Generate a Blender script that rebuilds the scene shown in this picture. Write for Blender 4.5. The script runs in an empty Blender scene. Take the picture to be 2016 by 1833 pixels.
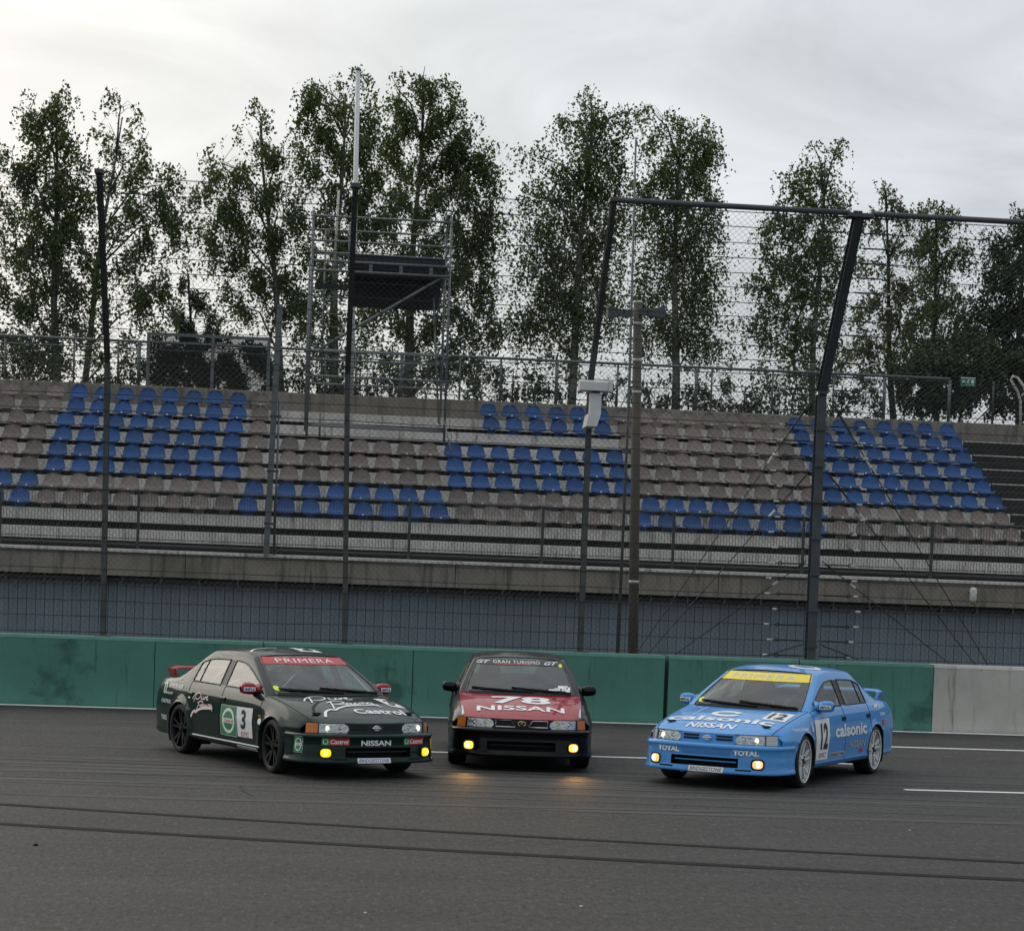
import bpy, bmesh, math, random
import numpy as np
from mathutils import Vector, Matrix
from mathutils.bvhtree import BVHTree
R = math.radians
scene = bpy.context.scene
COL = scene.collection

# ------------------------------------------------------------------ camera
F_PX, CAM_H = 4064.5, 2.117           # focal length in pixels of a 2016-wide picture, eye height
PITCH, ROLL, YAW = -0.04569, 0.03642, 0.09742
PX, PY = 1008.0, 1344.0               # principal point of the cropped photograph (2016 x 1833)
cy_, sy_ = math.cos(YAW), math.sin(YAW)
cp_, sp_ = math.cos(PITCH), math.sin(PITCH)
cr_, sr_ = math.cos(ROLL), math.sin(ROLL)
v_right = Vector((cy_, -sy_, 0)); v_fwd = Vector((sy_, cy_, 0)); v_up = Vector((0, 0, 1))
fw = v_fwd * cp_ + v_up * sp_
up = v_up * cp_ - v_fwd * sp_
c_right = v_right * cr_ + up * sr_
c_up = up * cr_ - v_right * sr_
cam_data = bpy.data.cameras.new("camera")
cam = bpy.data.objects.new("camera", cam_data); COL.objects.link(cam)
m = Matrix.Identity(4)
for k in range(3):
    m[k][0], m[k][1], m[k][2] = c_right[k], c_up[k], -fw[k]
m[2][3] = CAM_H
cam.matrix_world = m
cam_data.sensor_width = 36.0
cam_data.lens = 36.0 * F_PX / 2016.0
cam_data.shift_y = (PY - 1833 / 2) / 2016.0
cam_data.clip_start = 0.1
cam_data.clip_end = 3000
scene.camera = cam

def at(px, py, Y):
    """world point on the vertical plane y = Y that stands at a place of the photograph"""
    a, b = px - PX, py - PY
    a, b = a * cr_ + b * sr_, -a * sr_ + b * cr_
    v = v_right * (a / F_PX) + fw - up * (b / F_PX)
    v = v * (Y / v.y)
    return Vector((v.x, v.y, v.z + CAM_H))

# ------------------------------------------------------------------ world: high overcast, sun behind cloud at the left
SUN_EL, SUN_AZ = R(20), R(-38)        # azimuth from +Y towards +X
sun_dir = Vector((math.sin(SUN_AZ) * math.cos(SUN_EL), math.cos(SUN_AZ) * math.cos(SUN_EL), math.sin(SUN_EL)))
world = bpy.data.worlds.new("World"); scene.world = world; world.use_nodes = True
nt = world.node_tree; nt.nodes.clear()
def N(t, **kw):
    n = nt.nodes.new(t)
    for k, v in kw.items(): setattr(n, k, v)
    return n
L = nt.links.new
w_out = N("ShaderNodeOutputWorld"); w_bg = N("ShaderNodeBackground")
sky = N("ShaderNodeTexSky", sky_type='NISHITA', sun_disc=False)
sky.sun_elevation = SUN_EL; sky.sun_rotation = SUN_AZ; sky.air_density = 1.0; sky.dust_density = 2.0; sky.ozone_density = 1.5
sky_s = N("ShaderNodeMixRGB", blend_type='MULTIPLY'); sky_s.inputs[0].default_value = 1; sky_s.inputs[2].default_value = (.10, .10, .10, 1)
L(sky.outputs[0], sky_s.inputs[1])
tc = N("ShaderNodeTexCoord")
mapn = N("ShaderNodeMapping"); mapn.inputs['Scale'].default_value = (1.0, 1.0, 3.0)
L(tc.outputs['Generated'], mapn.inputs[0])
nz = N("ShaderNodeTexNoise"); nz.inputs['Scale'].default_value = 5.5; nz.inputs['Detail'].default_value = 7; nz.inputs['Roughness'].default_value = .55; nz.inputs['Distortion'].default_value = .6
L(mapn.outputs[0], nz.inputs['Vector'])
nz2 = N("ShaderNodeTexNoise"); nz2.inputs['Scale'].default_value = 1.6; nz2.inputs['Detail'].default_value = 3
L(mapn.outputs[0], nz2.inputs['Vector'])
dot = N("ShaderNodeVectorMath", operation='DOT_PRODUCT'); dot.inputs[1].default_value = sun_dir
L(tc.outputs['Generated'], dot.inputs[0])
def M(op, a, b, clamp=False):
    n = N("ShaderNodeMath", operation=op); n.use_clamp = clamp
    for i, x in enumerate((a, b)):
        if x is None: continue
        if isinstance(x, (int, float)): n.inputs[i].default_value = x
        else: L(x, n.inputs[i])
    return n.outputs[0]
glow = M('POWER', M('MAXIMUM', dot.outputs['Value'], 0.0), 4.0)
var = M('ADD', M('MULTIPLY', M('SUBTRACT', nz.outputs[0], 0.5), .72), M('MULTIPLY', M('SUBTRACT', nz2.outputs[0], 0.5), .30))
sepz = N("ShaderNodeSeparateXYZ"); L(tc.outputs['Generated'], sepz.inputs[0])
zen = M('ADD', 1.0, M('MULTIPLY', M('MAXIMUM', M('SUBTRACT', sepz.outputs[2], .16), 0.0), 1.25))     # an overcast sky is brightest overhead
lum = M('MULTIPLY', M('ADD', M('ADD', M('ADD', .56, M('MULTIPLY', dot.outputs['Value'], .12)), M('MULTIPLY', glow, .40)), var), zen)
warm = N("ShaderNodeMixRGB"); warm.inputs[1].default_value = (.93, 1.0, 1.07, 1); warm.inputs[2].default_value = (1.035, 1.0, .925, 1)
L(M('MULTIPLY', glow, 1.6, True), warm.inputs[0])
cloud = N("ShaderNodeMixRGB", blend_type='MULTIPLY'); cloud.inputs[0].default_value = 1
L(warm.outputs[0], cloud.inputs[1]); L(lum, cloud.inputs[2])
mixs = N("ShaderNodeMixRGB"); mixs.inputs[0].default_value = .86
L(sky_s.outputs[0], mixs.inputs[1]); L(cloud.outputs[0], mixs.inputs[2])
L(mixs.outputs[0], w_bg.inputs[0]); w_bg.inputs[1].default_value = 1.0
L(w_bg.outputs[0], w_out.inputs[0])
sun_l = bpy.data.lights.new("sun", 'SUN'); sun_l.energy = 0.7; sun_l.angle = R(45); sun_l.color = (1, .95, .87)
sun_o = bpy.data.objects.new("sun", sun_l); COL.objects.link(sun_o)
sun_o.rotation_euler = (-sun_dir).to_track_quat('-Z', 'Y').to_euler(); sun_o.location = (-20, 10, 40)
vs = scene.view_settings
vs.view_transform = 'Standard'; vs.look = 'None'; vs.gamma = 1; vs.exposure = 0; vs.use_curve_mapping = False
scene.cycles.max_bounces = 8; scene.cycles.transparent_max_bounces = 24
scene.cycles.use_denoising = True

# ------------------------------------------------------------------ helpers
def srgb(r, g, b):
    def f(c):
        c /= 255.0
        return c / 12.92 if c <= .04045 else ((c + .055) / 1.055) ** 2.4
    return (f(r), f(g), f(b))

MATS = {}
def mat(name, col, rough=.6, metal=0.0, var=0.0, scale=6.0, bump=0.0, bscale=40.0, coat=0.0, emit=None, estr=0.0,
        stain=None, stretch=(1, 1, 1), spec=.5, rnd=0.0, coords='Object'):
    """principled material; var = tone variation by noise, stain = (colour, amount, scale, stretch), rnd = tone change per object"""
    if name in MATS: return MATS[name]
    mt = bpy.data.materials.new(name); mt.use_nodes = True; MATS[name] = mt
    t = mt.node_tree; p = t.nodes['Principled BSDF']; ln = t.links.new
    p.inputs['Roughness'].default_value = rough; p.inputs['Metallic'].default_value = metal
    p.inputs['Coat Weight'].default_value = coat; p.inputs['Coat Roughness'].default_value = .02
    p.inputs['Specular IOR Level'].default_value = spec
    c4 = (*col, 1)
    p.inputs['Base Color'].default_value = c4
    cur = None
    tcn = t.nodes.new("ShaderNodeTexCoord")
    def noise(sc, st=(1, 1, 1), det=5, rg=.6):
        mp = t.nodes.new("ShaderNodeMapping"); mp.inputs['Scale'].default_value = st
        ln(tcn.outputs[coords], mp.inputs[0])
        n = t.nodes.new("ShaderNodeTexNoise"); n.inputs['Scale'].default_value = sc; n.inputs['Detail'].default_value = det; n.inputs['Roughness'].default_value = rg
        ln(mp.outputs[0], n.inputs['Vector']); return n.outputs[0]
    if var > 0:
        mr = t.nodes.new("ShaderNodeMapRange"); mr.inputs[1].default_value = .25; mr.inputs[2].default_value = .75
        mr.inputs[3].default_value = 1 - var; mr.inputs[4].default_value = 1 + var
        ln(noise(scale, stretch), mr.inputs[0])
        mx = t.nodes.new("ShaderNodeMixRGB"); mx.blend_type = 'MULTIPLY'; mx.inputs[0].default_value = 1; mx.inputs[1].default_value = c4
        ln(mr.outputs[0], mx.inputs[2]); cur = mx.outputs[0]
    for s in (stain or []):
        scol, amt, ssc, sst, lo, hi = s
        mr = t.nodes.new("ShaderNodeMapRange"); mr.inputs[1].default_value = lo; mr.inputs[2].default_value = hi; mr.inputs[4].default_value = amt
        ln(noise(ssc, sst, 6, .65), mr.inputs[0])
        mx = t.nodes.new("ShaderNodeMixRGB"); ln(mr.outputs[0], mx.inputs[0])
        if cur is None: mx.inputs[1].default_value = c4
        else: ln(cur, mx.inputs[1])
        mx.inputs[2].default_value = (*scol, 1); cur = mx.outputs[0]
    if rnd > 0:
        oi = t.nodes.new("ShaderNodeObjectInfo"); mr = t.nodes.new("ShaderNodeMapRange")
        mr.inputs[3].default_value = 1 - rnd; mr.inputs[4].default_value = 1 + rnd
        ln(oi.outputs['Random'], mr.inputs[0])
        mx = t.nodes.new("ShaderNodeMixRGB"); mx.blend_type = 'MULTIPLY'; mx.inputs[0].default_value = 1
        if cur is None: mx.inputs[1].default_value = c4
        else: ln(cur, mx.inputs[1])
        ln(mr.outputs[0], mx.inputs[2]); cur = mx.outputs[0]
    if cur is not None: ln(cur, p.inputs['Base Color'])
    if bump > 0:
        b = t.nodes.new("ShaderNodeBump"); b.inputs['Strength'].default_value = bump; b.inputs['Distance'].default_value = .02
        ln(noise(bscale, (1, 1, 1), 4), b.inputs['Height']); ln(b.outputs[0], p.inputs['Normal'])
    if emit is not None:
        p.inputs['Emission Color'].default_value = (*emit, 1); p.inputs['Emission Strength'].default_value = estr
    return mt

def tag(o, label=None, cat=None, group=None, kind=None):
    if label: o['label'] = label
    if cat: o['category'] = cat
    if group: o['group'] = group
    if kind: o['kind'] = kind
    return o
def empty(name, loc=(0, 0, 0), rz=0.0):
    o = bpy.data.objects.new(name, None); COL.objects.link(o); o.location = loc; o.rotation_euler = (0, 0, rz); o.empty_display_size = .2
    return o
def link_mesh(name, me, m, parent=None):
    o = bpy.data.objects.new(name, me); COL.objects.link(o)
    if m is not None:
        me.materials.clear(); me.materials.append(m)
    if parent is not None: o.parent = parent
    return o

class MB:
    """collects shapes in world (or thing-local) coordinates and links them as one mesh object"""
    def __init__(s): s.v = []; s.f = []
    def poly(s, pts, faces):
        b = len(s.v); s.v += [tuple(p) for p in pts]; s.f += [tuple(i + b for i in f) for f in faces]; return s
    def box(s, x0, x1, y0, y1, z0, z1):
        return s.poly([(x0, y0, z0), (x1, y0, z0), (x1, y1, z0), (x0, y1, z0), (x0, y0, z1), (x1, y0, z1), (x1, y1, z1), (x0, y1, z1)],
                      [(3, 2, 1, 0), (4, 5, 6, 7), (0, 1, 5, 4), (1, 2, 6, 5), (2, 3, 7, 6), (3, 0, 4, 7)])
    def bbox(s, x0, x1, y0, y1, z0, z1, b=.01):
        """box with chamfered front/top edges along x"""
        prof = [(y0, z0), (y0, z1 - b), (y0 + b, z1), (y1 - b, z1), (y1, z1 - b), (y1, z0)]
        return s.prism(prof, x0, x1)
    def prism(s, prof, x0, x1):
        n = len(prof)
        pts = [(x0, y, z) for y, z in prof] + [(x1, y, z) for y, z in prof]
        fs = [(i, (i + 1) % n, n + (i + 1) % n, n + i) for i in range(n)]
        return s.poly(pts, fs + [tuple(range(n - 1, -1, -1)), tuple(range(n, 2 * n))])
    def tube(s, a, b, r, n=8, r2=None, cap=True):
        a, b = Vector(a), Vector(b); d = (b - a)
        if d.length < 1e-6: return s
        d.normalize(); u = d.orthogonal().normalized(); w = d.cross(u); r2 = r if r2 is None else r2
        pts = []
        for c, rr in ((a, r), (b, r2)):
            for k in range(n):
                t = 2 * math.pi * k / n; pts.append(c + (u * math.cos(t) + w * math.sin(t)) * rr)
        fs = [(k, (k + 1) % n, n + (k + 1) % n, n + k) for k in range(n)]
        if cap: fs += [tuple(range(n - 1, -1, -1)), tuple(range(n, 2 * n))]
        return s.poly(pts, fs)
    def path(s, pts, r, n=8, taper=None, closed=False):
        pts = [Vector(p) for p in pts]; rings = []; base = len(s.v); m_ = len(pts)
        pu = None
        for i, p in enumerate(pts):
            if closed: d = pts[(i + 1) % m_] - pts[i - 1]
            else: d = (pts[min(i + 1, m_ - 1)] - pts[max(i - 1, 0)])
            d.normalize()
            u = d.orthogonal().normalized() if pu is None else (pu - d * pu.dot(d)).normalized()
            pu = u; w = d.cross(u); rr = r if taper is None else r + (taper - r) * i / (m_ - 1)
            for k in range(n):
                t = 2 * math.pi * k / n; s.v.append(tuple(p + (u * math.cos(t) + w * math.sin(t)) * rr))
        for i in range(m_ if closed else m_ - 1):
            for k in range(n):
                a, b = base + i * n, base + ((i + 1) % m_) * n
                s.f.append((a + k, a + (k + 1) % n, b + (k + 1) % n, b + k))
        if not closed:
            s.f.append(tuple(base + k for k in range(n - 1, -1, -1))); s.f.append(tuple(base + (m_ - 1) * n + k for k in range(n)))
        return s
    def bar(s, a, b, w, h, upv=(0, 0, 1)):
        """rectangular bar from a to b, w wide across, h along up"""
        a, b = Vector(a), Vector(b); d = (b - a).normalized(); upv = Vector(upv)
        sx = d.cross(upv).normalized() * (w / 2); sz = sx.cross(d).normalized() * (h / 2)
        pts = [c + e * sx + g * sz for c in (a, b) for e, g in ((-1, -1), (1, -1), (1, 1), (-1, 1))]
        return s.poly(pts, [(3, 2, 1, 0), (4, 5, 6, 7), (0, 1, 5, 4), (1, 2, 6, 5), (2, 3, 7, 6), (3, 0, 4, 7)])
    def lathe(s, prof, n=32, axis='y', c=(0, 0, 0)):
        """prof: list of (radius, along)"""
        base = len(s.v); m_ = len(prof)
        for r, h in prof:
            for k in range(n):
                t = 2 * math.pi * k / n; a, b = r * math.cos(t), r * math.sin(t)
                p = (a, h, b) if axis == 'y' else (a, b, h) if axis == 'z' else (h, a, b)
                s.v.append((p[0] + c[0], p[1] + c[1], p[2] + c[2]))
        for i in range(m_ - 1):
            for k in range(n):
                a, b = base + i * n, base + (i + 1) * n
                s.f.append((a + k, a + (k + 1) % n, b + (k + 1) % n, b + k))
        return s
    def grid(s, rows):
        base = len(s.v); n = len(rows[0])
        for r in rows: s.v += [tuple(p) for p in r]
        for i in range(len(rows) - 1):
            for k in range(n - 1):
                a = base + i * n + k; s.f.append((a, a + 1, a + n + 1, a + n))
        return s
    def mesh(s, name, off=(0, 0, 0), smooth=False):
        me = bpy.data.meshes.new(name)
        me.from_pydata([(x - off[0], y - off[1], z - off[2]) for x, y, z in s.v], [], s.f)
        if smooth: me.polygons.foreach_set('use_smooth', [True] * len(me.polygons))
        me.update(); return me
    def build(s, name, m, parent=None, smooth=False, local=False, origin=None):
        off = Vector((0, 0, 0))
        if origin is not None: off = Vector(origin)
        elif parent is not None and not local:
            q = parent
            while q is not None: off += q.location; q = q.parent
        o = link_mesh(name, s.mesh(name, off, smooth), m, parent)
        if origin is not None: o.location = origin
        return o
def shade_auto(o, ang=35):
    me = o.data; me.polygons.foreach_set('use_smooth', [True] * len(me.polygons))
    try: me.set_sharp_from_angle(angle=R(ang))
    except Exception: pass
    return o
ORD = ['first', 'second', 'third', 'fourth', 'fifth', 'sixth', 'seventh', 'eighth', 'ninth', 'tenth', 'eleventh', 'twelfth', 'thirteenth', 'fourteenth', 'fifteenth', 'sixteenth']
# ------------------------------------------------------------------ ground, track, markings
m_asph = mat("asphalt", (.049, .0445, .040), .64, var=.30, scale=1.1, bump=.8, bscale=45, stretch=(.25, 1, 1), spec=.22,
             stain=[((.028, .027, .026), .6, .9, (.10, 1.6, 1), .50, .72), ((.105, .097, .090), .85, 24, (1, .28, 1), .54, .66), ((.008, .0075, .007), .9, 27, (1, .3, 1), .54, .66), ((.068, .064, .060), .55, 14, (1, .55, 1), .50, .70), ((.014, .0135, .013), .7, 17, (1.1, .6, 1), .52, .68),
                    ((.02, .0195, .019), .7, 45, (1, 1, 1), .60, .74), ((.30, .29, .28), .5, 85, (1, 1, 1), .69, .76)])
m_dirt = mat("dirt", (.06, .055, .045), .95, var=.3, scale=.5, bump=.3, bscale=8)
g = MB(); g.poly([(-900, -900, -.012), (900, -900, -.012), (900, 900, -.012), (-900, 900, -.012)], [(0, 1, 2, 3)])
tag(g.build("ground", m_dirt), kind='structure')
g = MB(); g.poly([(-160, -60, 0), (160, -60, 0), (160, 33.9, 0), (-160, 33.9, 0)], [(0, 1, 2, 3)])
track = tag(g.build("racetrack", m_asph), kind='structure')
m_line = mat("line_paint", (.84, .84, .82), .55, var=.12, scale=9, stain=[((.30, .29, .28), .5, 30, (1, 1, 1), .55, .8)])
def line(x0, x1, yc, w, name="painted_line"):
    b = MB(); n = 40; rows = [[], []]
    for i in range(n + 1):
        x = x0 + (x1 - x0) * i / n
        rows[0].append((x, yc - w / 2, .005)); rows[1].append((x, yc + w / 2, .005))
    b.grid(rows); o = b.build(name, m_line, track); return o
line(-160, 160, 33.05, .27)
line(-60, 7.2, 26.17, .13) if False else line(1.0, 7.2, 26.17, .13)
line(6.6, 40, 29.47, .15)
line(6.73, 40, 22.76, .12)
m_rubber = mat("rubber_mark", (.023, .0215, .020), .85, var=.2, scale=5, stretch=(.3, 6, 1), spec=.1)
def skid(pts, w, name="skid_mark"):
    b = MB(); rows = [[], []]; n = 120
    xs = [p[0] for p in pts]; ys = [p[1] for p in pts]
    rr = random.Random(int(abs(ys[0]) * 100))
    co = np.polyfit(xs, ys, 2)
    for i in range(n + 1):
        x = -14 + 28 * i / n; y = float(np.polyval(co, x)); q = w / 2 * (1 + rr.uniform(-.12, .12))
        rows[0].append((x, y - q, .004)); rows[1].append((x, y + q, .004))
    b.grid(rows); return b.build(name, m_rubber, track)
skid([(-2.76, 18.95), (1.76, 17.54), (5.93, 16.54)], .12)
skid([(-2.54, 17.49), (1.64, 16.31), (5.56, 15.48)], .15)
m_faint = mat("faint_rubber", (.030, .028, .026), .7, var=.3, scale=3, stretch=(.2, 5, 1), stain=[((.041, .038, .0352), 1.0, 1.3, (.15, 1.5, 1), .42, .60)])
rf_ = random.Random(21)
for k in range(22):
    y0 = rf_.choice([rf_.uniform(19.5, 25), rf_.uniform(20, 31)]); sl = rf_.uniform(-.10, .03); w = rf_.uniform(.05, .22); xa, xb = rf_.uniform(-8, 2), rf_.uniform(3, 13)
    b = MB(); rows = [[], []]; cv = rf_.uniform(-.004, .004)
    for i in range(41):
        t = i / 40; x = xa + (xb - xa) * t; y = y0 + sl * (x - 2) + cv * (x - 2) ** 2; q = w / 2 * min(1, 6 * t, 6 * (1 - t)) + .002
        rows[0].append((x, y - q, .0022 + .00004 * k)); rows[1].append((x, y + q, .0022 + .00004 * k))
    b.grid(rows); b.build("faint_tyre_streak", m_faint, track)
m_crack = mat("crack_tar", (.02, .02, .02), .8)
rr = random.Random(4); b = MB(); v0 = at(474, 1546, 20) - Vector((0, 0, CAM_H)); p0 = v0 * (-CAM_H / v0.z); p0.z = .0045
for k in range(9):
    p1 = p0 + Vector((rr.uniform(-.015, .045), -rr.uniform(.08, .16), 0)); w_ = rr.uniform(.006, .013)
    b.poly([p0 + Vector((-w_, 0, 0)), p0 + Vector((w_, 0, 0)), p1 + Vector((w_, 0, 0)), p1 + Vector((-w_, 0, 0))], [(0, 1, 2, 3)]); p0 = p1.copy()
b.build("crack", m_crack, track)
# small litter on the asphalt
m_peb = mat("pebble_light", (.45, .44, .42), .8); m_pebd = mat("pebble_dark", (.015, .015, .015), .7)
def pebble(px, py, sz, m_, label):
    v = at(px, py, 20) - Vector((0, 0, CAM_H)); k = -CAM_H / v.z; c = v * k; c.z = 0
    me = bpy.data.meshes.new("pebble"); bm = bmesh.new(); bmesh.ops.create_icosphere(bm, subdivisions=2, radius=sz)
    q = random.Random(int(px))
    for w in bm.verts:
        w.co *= q.uniform(.75, 1.15); w.co.z *= .6
    bm.to_mesh(me); bm.free()
    o = link_mesh("pebble", me, m_); o.location = (c.x, c.y, sz * .42); tag(o, label, "stone")
pebble(719 / 1, 1798, .012, m_peb, "tiny pale stone on the asphalt in the centre foreground")
pebble(1144, 1785, .013, m_peb, "tiny pale stone on the asphalt right of the centre foreground")
pebble(1791, 1635, .012, m_peb, "tiny pale stone on the asphalt at the right, above the tyre marks")
pebble(70, 1664, .021, m_pebd, "small black lump of rubber on the asphalt at the left")

# ------------------------------------------------------------------ barrier wall along the track
WY = 33.23; WH = 1.113
def x_at(px, py, Y): return at(px, py, Y).x
x_joint = x_at(1311, 1360, WY); x_end = x_at(1836, 1375, WY)
m_green = mat("green_wall_paint", (.066, .205, .152), .62, var=.16, scale=1.2, bump=.25, bscale=14,
              stain=[((.018, .075, .055), .75, .8, (1, 1, 1.2), .58, .66), ((.06, .17, .125), .55, 1.6, (1.5, 1, .5), .55, .75),
                     ((.010, .045, .034), .7, 2.2, (2.5, 1, .25), .60, .72), ((.11, .25, .19), .6, 26, (1, 1, 1), .68, .75), ((.012, .03, .025), .75, 3.5, (.25, 1, 3.0), .64, .72), ((.02, .055, .042), .7, 1.8, (4, 1, .3), .60, .70)])
m_conc_w = mat("bare_concrete", (.47, .445, .40), .85, var=.18, scale=1.5, bump=.3, bscale=18,
               stain=[((.10, .09, .075), .75, 2.3, (2.6, 1, .22), .56, .70), ((.42, .41, .39), .5, 3, (1, 1, 1), .55, .7), ((.07, .06, .05), .6, 9, (1, 1, .6), .66, .74)])
m_capg = mat("green_wall_cap", (.07, .20, .15), .7, var=.2, scale=4)
m_gap = mat("joint_dark", (.01, .012, .011), .9)
def wall_section(x0, x1, m_, mcap, label, name):
    root = empty(name, ((x0 + x1) / 2, WY, 0)); tag(root, label, "wall")
    prof = [(WY - .10, -.3), (WY - .10, .02), (WY, .12), (WY, WH - .045), (WY + .045, WH), (WY + .50, WH), (WY + .5, -.3)]
    b = MB(); n = max(2, int((x1 - x0) / 3.9)); w = (x1 - x0) / n
    prof = [(WY, -.3), (WY, WH - .05), (WY + .5, WH - .05), (WY + .5, -.3)]
    for k in range(n):
        e = .006
        b.prism(prof, x0 + k * w + e, x0 + (k + 1) * w - e)
    b.build("wall_panel", m_, root)
    b = MB(); b.prism([(WY - .004, WH - .05), (WY + .03, WH), (WY + .50, WH), (WY + .504, WH - .05)], x0 + .006, x1 - .006)
    b.build("wall_cap", mcap, root)
    b = MB(); b.box(x0 + .01, x1 - .01, WY + .02, WY + .45, -.2, WH - .06); b.build("wall_core", m_gap, root)
    return root
wall_section(-60, x_joint - .03, m_green, m_capg, "long green painted concrete barrier behind the green and black cars", "barrier_wall")
wall_section(x_joint + .03, x_end, m_green, m_capg, "shorter green painted barrier section behind the blue car", "barrier_wall")
wall_section(x_end + .004, 60, m_conc_w, m_conc_w, "bare grey stained concrete barrier section at the right edge", "barrier_wall")
# narrow drip edge at the wall foot, dark strip of joint filler
# ------------------------------------------------------------------ earth bank behind the grandstand
m_bank = mat("grass_bank", (.035, .05, .018), .95, var=.4, scale=.8, bump=.6, bscale=6)
b = MB(); b.prism([(51.75, 0), (51.75, 6.3), (54, 6.45), (80, 6.2), (110, 0)], -90, 110)
tag(b.build("embankment", m_bank), kind='structure')
# ------------------------------------------------------------------ grandstand
X0, X1 = -14.0, 24.0
m_conc = mat("weathered_concrete", (.23, .205, .172), .9, var=.25, scale=1.4, bump=.35, bscale=16,
             stain=[((.055, .048, .04), .8, 2.6, (2.4, 1, .25), .50, .68), ((.07, .062, .05), .6, .7, (1, 1, 1), .52, .70)])
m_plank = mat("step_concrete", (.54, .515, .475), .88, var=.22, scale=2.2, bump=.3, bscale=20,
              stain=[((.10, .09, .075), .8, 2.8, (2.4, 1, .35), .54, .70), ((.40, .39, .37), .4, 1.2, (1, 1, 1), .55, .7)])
m_riser = mat("riser_shade_concrete", (.028, .026, .023), .95, var=.3, scale=2)  # near-black colour carries the shadow of the recesses under the overhanging planks
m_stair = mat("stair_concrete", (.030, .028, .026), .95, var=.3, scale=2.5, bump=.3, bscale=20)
m_galv = mat("galvanised_steel", (.125, .135, .14), .5, metal=.55, var=.2, scale=5)
m_dsteel = mat("dark_steel", (.055, .06, .063), .55, metal=.4, var=.25, scale=6)
m_clad = mat("blue_grey_cladding", (.175, .215, .255), .5, metal=.1, var=.12, scale=1.0, rnd=.07,
             stain=[((.16, .19, .22), .55, 1.6, (3.0, 1, .12), .60, .74), ((.04, .05, .06), .6, 1.2, (2.5, 1, .2), .60, .74)], coords='Generated')
stand = empty("grandstand", (5.0, 43.7, 0)); tag(stand, "weathered concrete grandstand with stepped rows of blue and grey seats", "grandstand")
ROWY = [50.9 - .757 * i for i in range(8)]           # seat planes, top row first
STOP = [6.63 - .389 * i for i in range(8)]           # top edge of the seat backs
PT = [z - .425 for z in STOP] + [STOP[7] - .425 - .41]  # plank tops (ninth row has no seats)
PY_ = [y - .28 for y in ROWY] + [ROWY[7] - .28 - .78]
X_ST = 14.75                                         # stairway begins at the right
xe_row = [at(px, py, Y).x + .36 for px, py, Y in zip((1866, 1882, 1899, 1917, 1934, 1954, 1971, 1991), (835, 860, 890, 920, 950, 980, 1010, 1045), ROWY)]
X_ST = sum(xe_row) / 8
# stepped body
prof = [(44.40, 0), (44.40, 2.58), (PY_[8] + .12, 2.58)]
for i in range(8, -1, -1):
    prof.append((PY_[i] + .12, PT[i] - .02))
    nxt = PY_[i - 1] + .12 if i > 0 else 51.3
    prof.append((nxt, PT[i] - .02))
prof += [(51.3, 0)]
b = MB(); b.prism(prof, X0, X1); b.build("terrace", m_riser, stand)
for i in range(9):
    n = 7; xa, xb = X0, X_ST; w = (xb - xa) / n
    for k in range(n):
        b = MB(); b.bbox(xa + k * w + .006, xa + (k + 1) * w - .006, PY_[i], PY_[i] + .66, PT[i] - .245, PT[i], .012)
        b.build("step_plank", m_plank, stand)
# deck edge and front beam in cast lengths
xs = [X0 + k * 5.66 for k in range(8)]
for k in range(7):
    b = MB(); b.bbox(xs[k] + .008, xs[k + 1] - .008, 43.70, 44.4, 2.085, 2.575, .01); b.build("front_beam", m_conc, stand)
    b = MB(); b.bbox(xs[k] + .004, xs[k + 1] - .004, 43.64, 45.0, 2.578, 2.645, .012); b.build("deck_slab", m_plank, stand)
# rear parapet
for k in range(7):
    b = MB(); b.bbox(xs[k] + .006, xs[k + 1] - .006, 51.30, 51.62, 5.0, 6.72 + .01 * (k % 2), .015); b.build("rear_parapet", m_conc, stand)
# cladding boards below the beam
b = MB(); b.box(X0, X1, 44.22, 44.3, 0, 2.05); b.build("cladding_backing", m_gap, stand)
bw = .187; mb = MB()
mb.prism([(0, 0), (0, 1)], 0, .01) if False else None
prof2 = [(.0, .022), (.003, .010), (.010, 0), (bw - .010, 0), (bw - .003, .010), (bw - .001, .022)]
pts = [(x, y, z) for z in (.02, 1.965) for x, y in prof2]
mb.poly(pts, [(i, i + 1, 6 + i + 1, 6 + i) for i in range(5)])
mb.poly([(bw * .5 - .006, -.004, .02), (bw * .5 + .006, -.004, .02), (bw * .5 + .006, -.004, 1.965), (bw * .5 - .006, -.004, 1.965)], [(0, 1, 2, 3)])
me_b = mb.mesh("cladding_board"); me_b.materials.append(m_clad)
nb = 0; x = -8.6
while x < 17.2:
    o = bpy.data.objects.new("cladding_board", me_b); COL.objects.link(o); o.parent = stand
    o.location = Vector((x, 44.16, 0)) - stand.location; x += bw; nb += 1
# gutter pipe with brackets under the beam
b = MB(); b.tube((X0, 43.92, 2.0), (X1, 43.92, 2.0), .035, 8); b.build("gutter_pipe", m_dsteel, stand, smooth=True)
x = -8.0
while x < 16:
    b = MB(); b.box(x, x + .03, 43.86, 44.1, 1.94, 2.08); b.build("pipe_bracket", m_galv, stand); x += .80
# front railing with close bars
posts = [-9.34, -6.51, -3.68, -.85, 1.98, 4.81, 7.63, 10.46, 13.3, 16.1]
for x in posts:
    b = MB(); b.box(x - .03, x + .03, 43.72, 43.78, 2.645, 3.88); b.build("railing_post", m_dsteel, stand)
for k in range(len(posts) - 1):
    b = MB()
    for z in (3.86, 2.74): b.tube((posts[k] + .031, 43.75, z), (posts[k + 1] - .031, 43.75, z), .02, 6)
    n = 44
    for q in range(1, n):
        x = posts[k] + (posts[k + 1] - posts[k]) * q / n
        b.tube((x, 43.75, 2.75), (x, 43.75, 3.85), .006, 4, cap=False)
    b.build("railing_panel", m_dsteel, stand)
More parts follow.
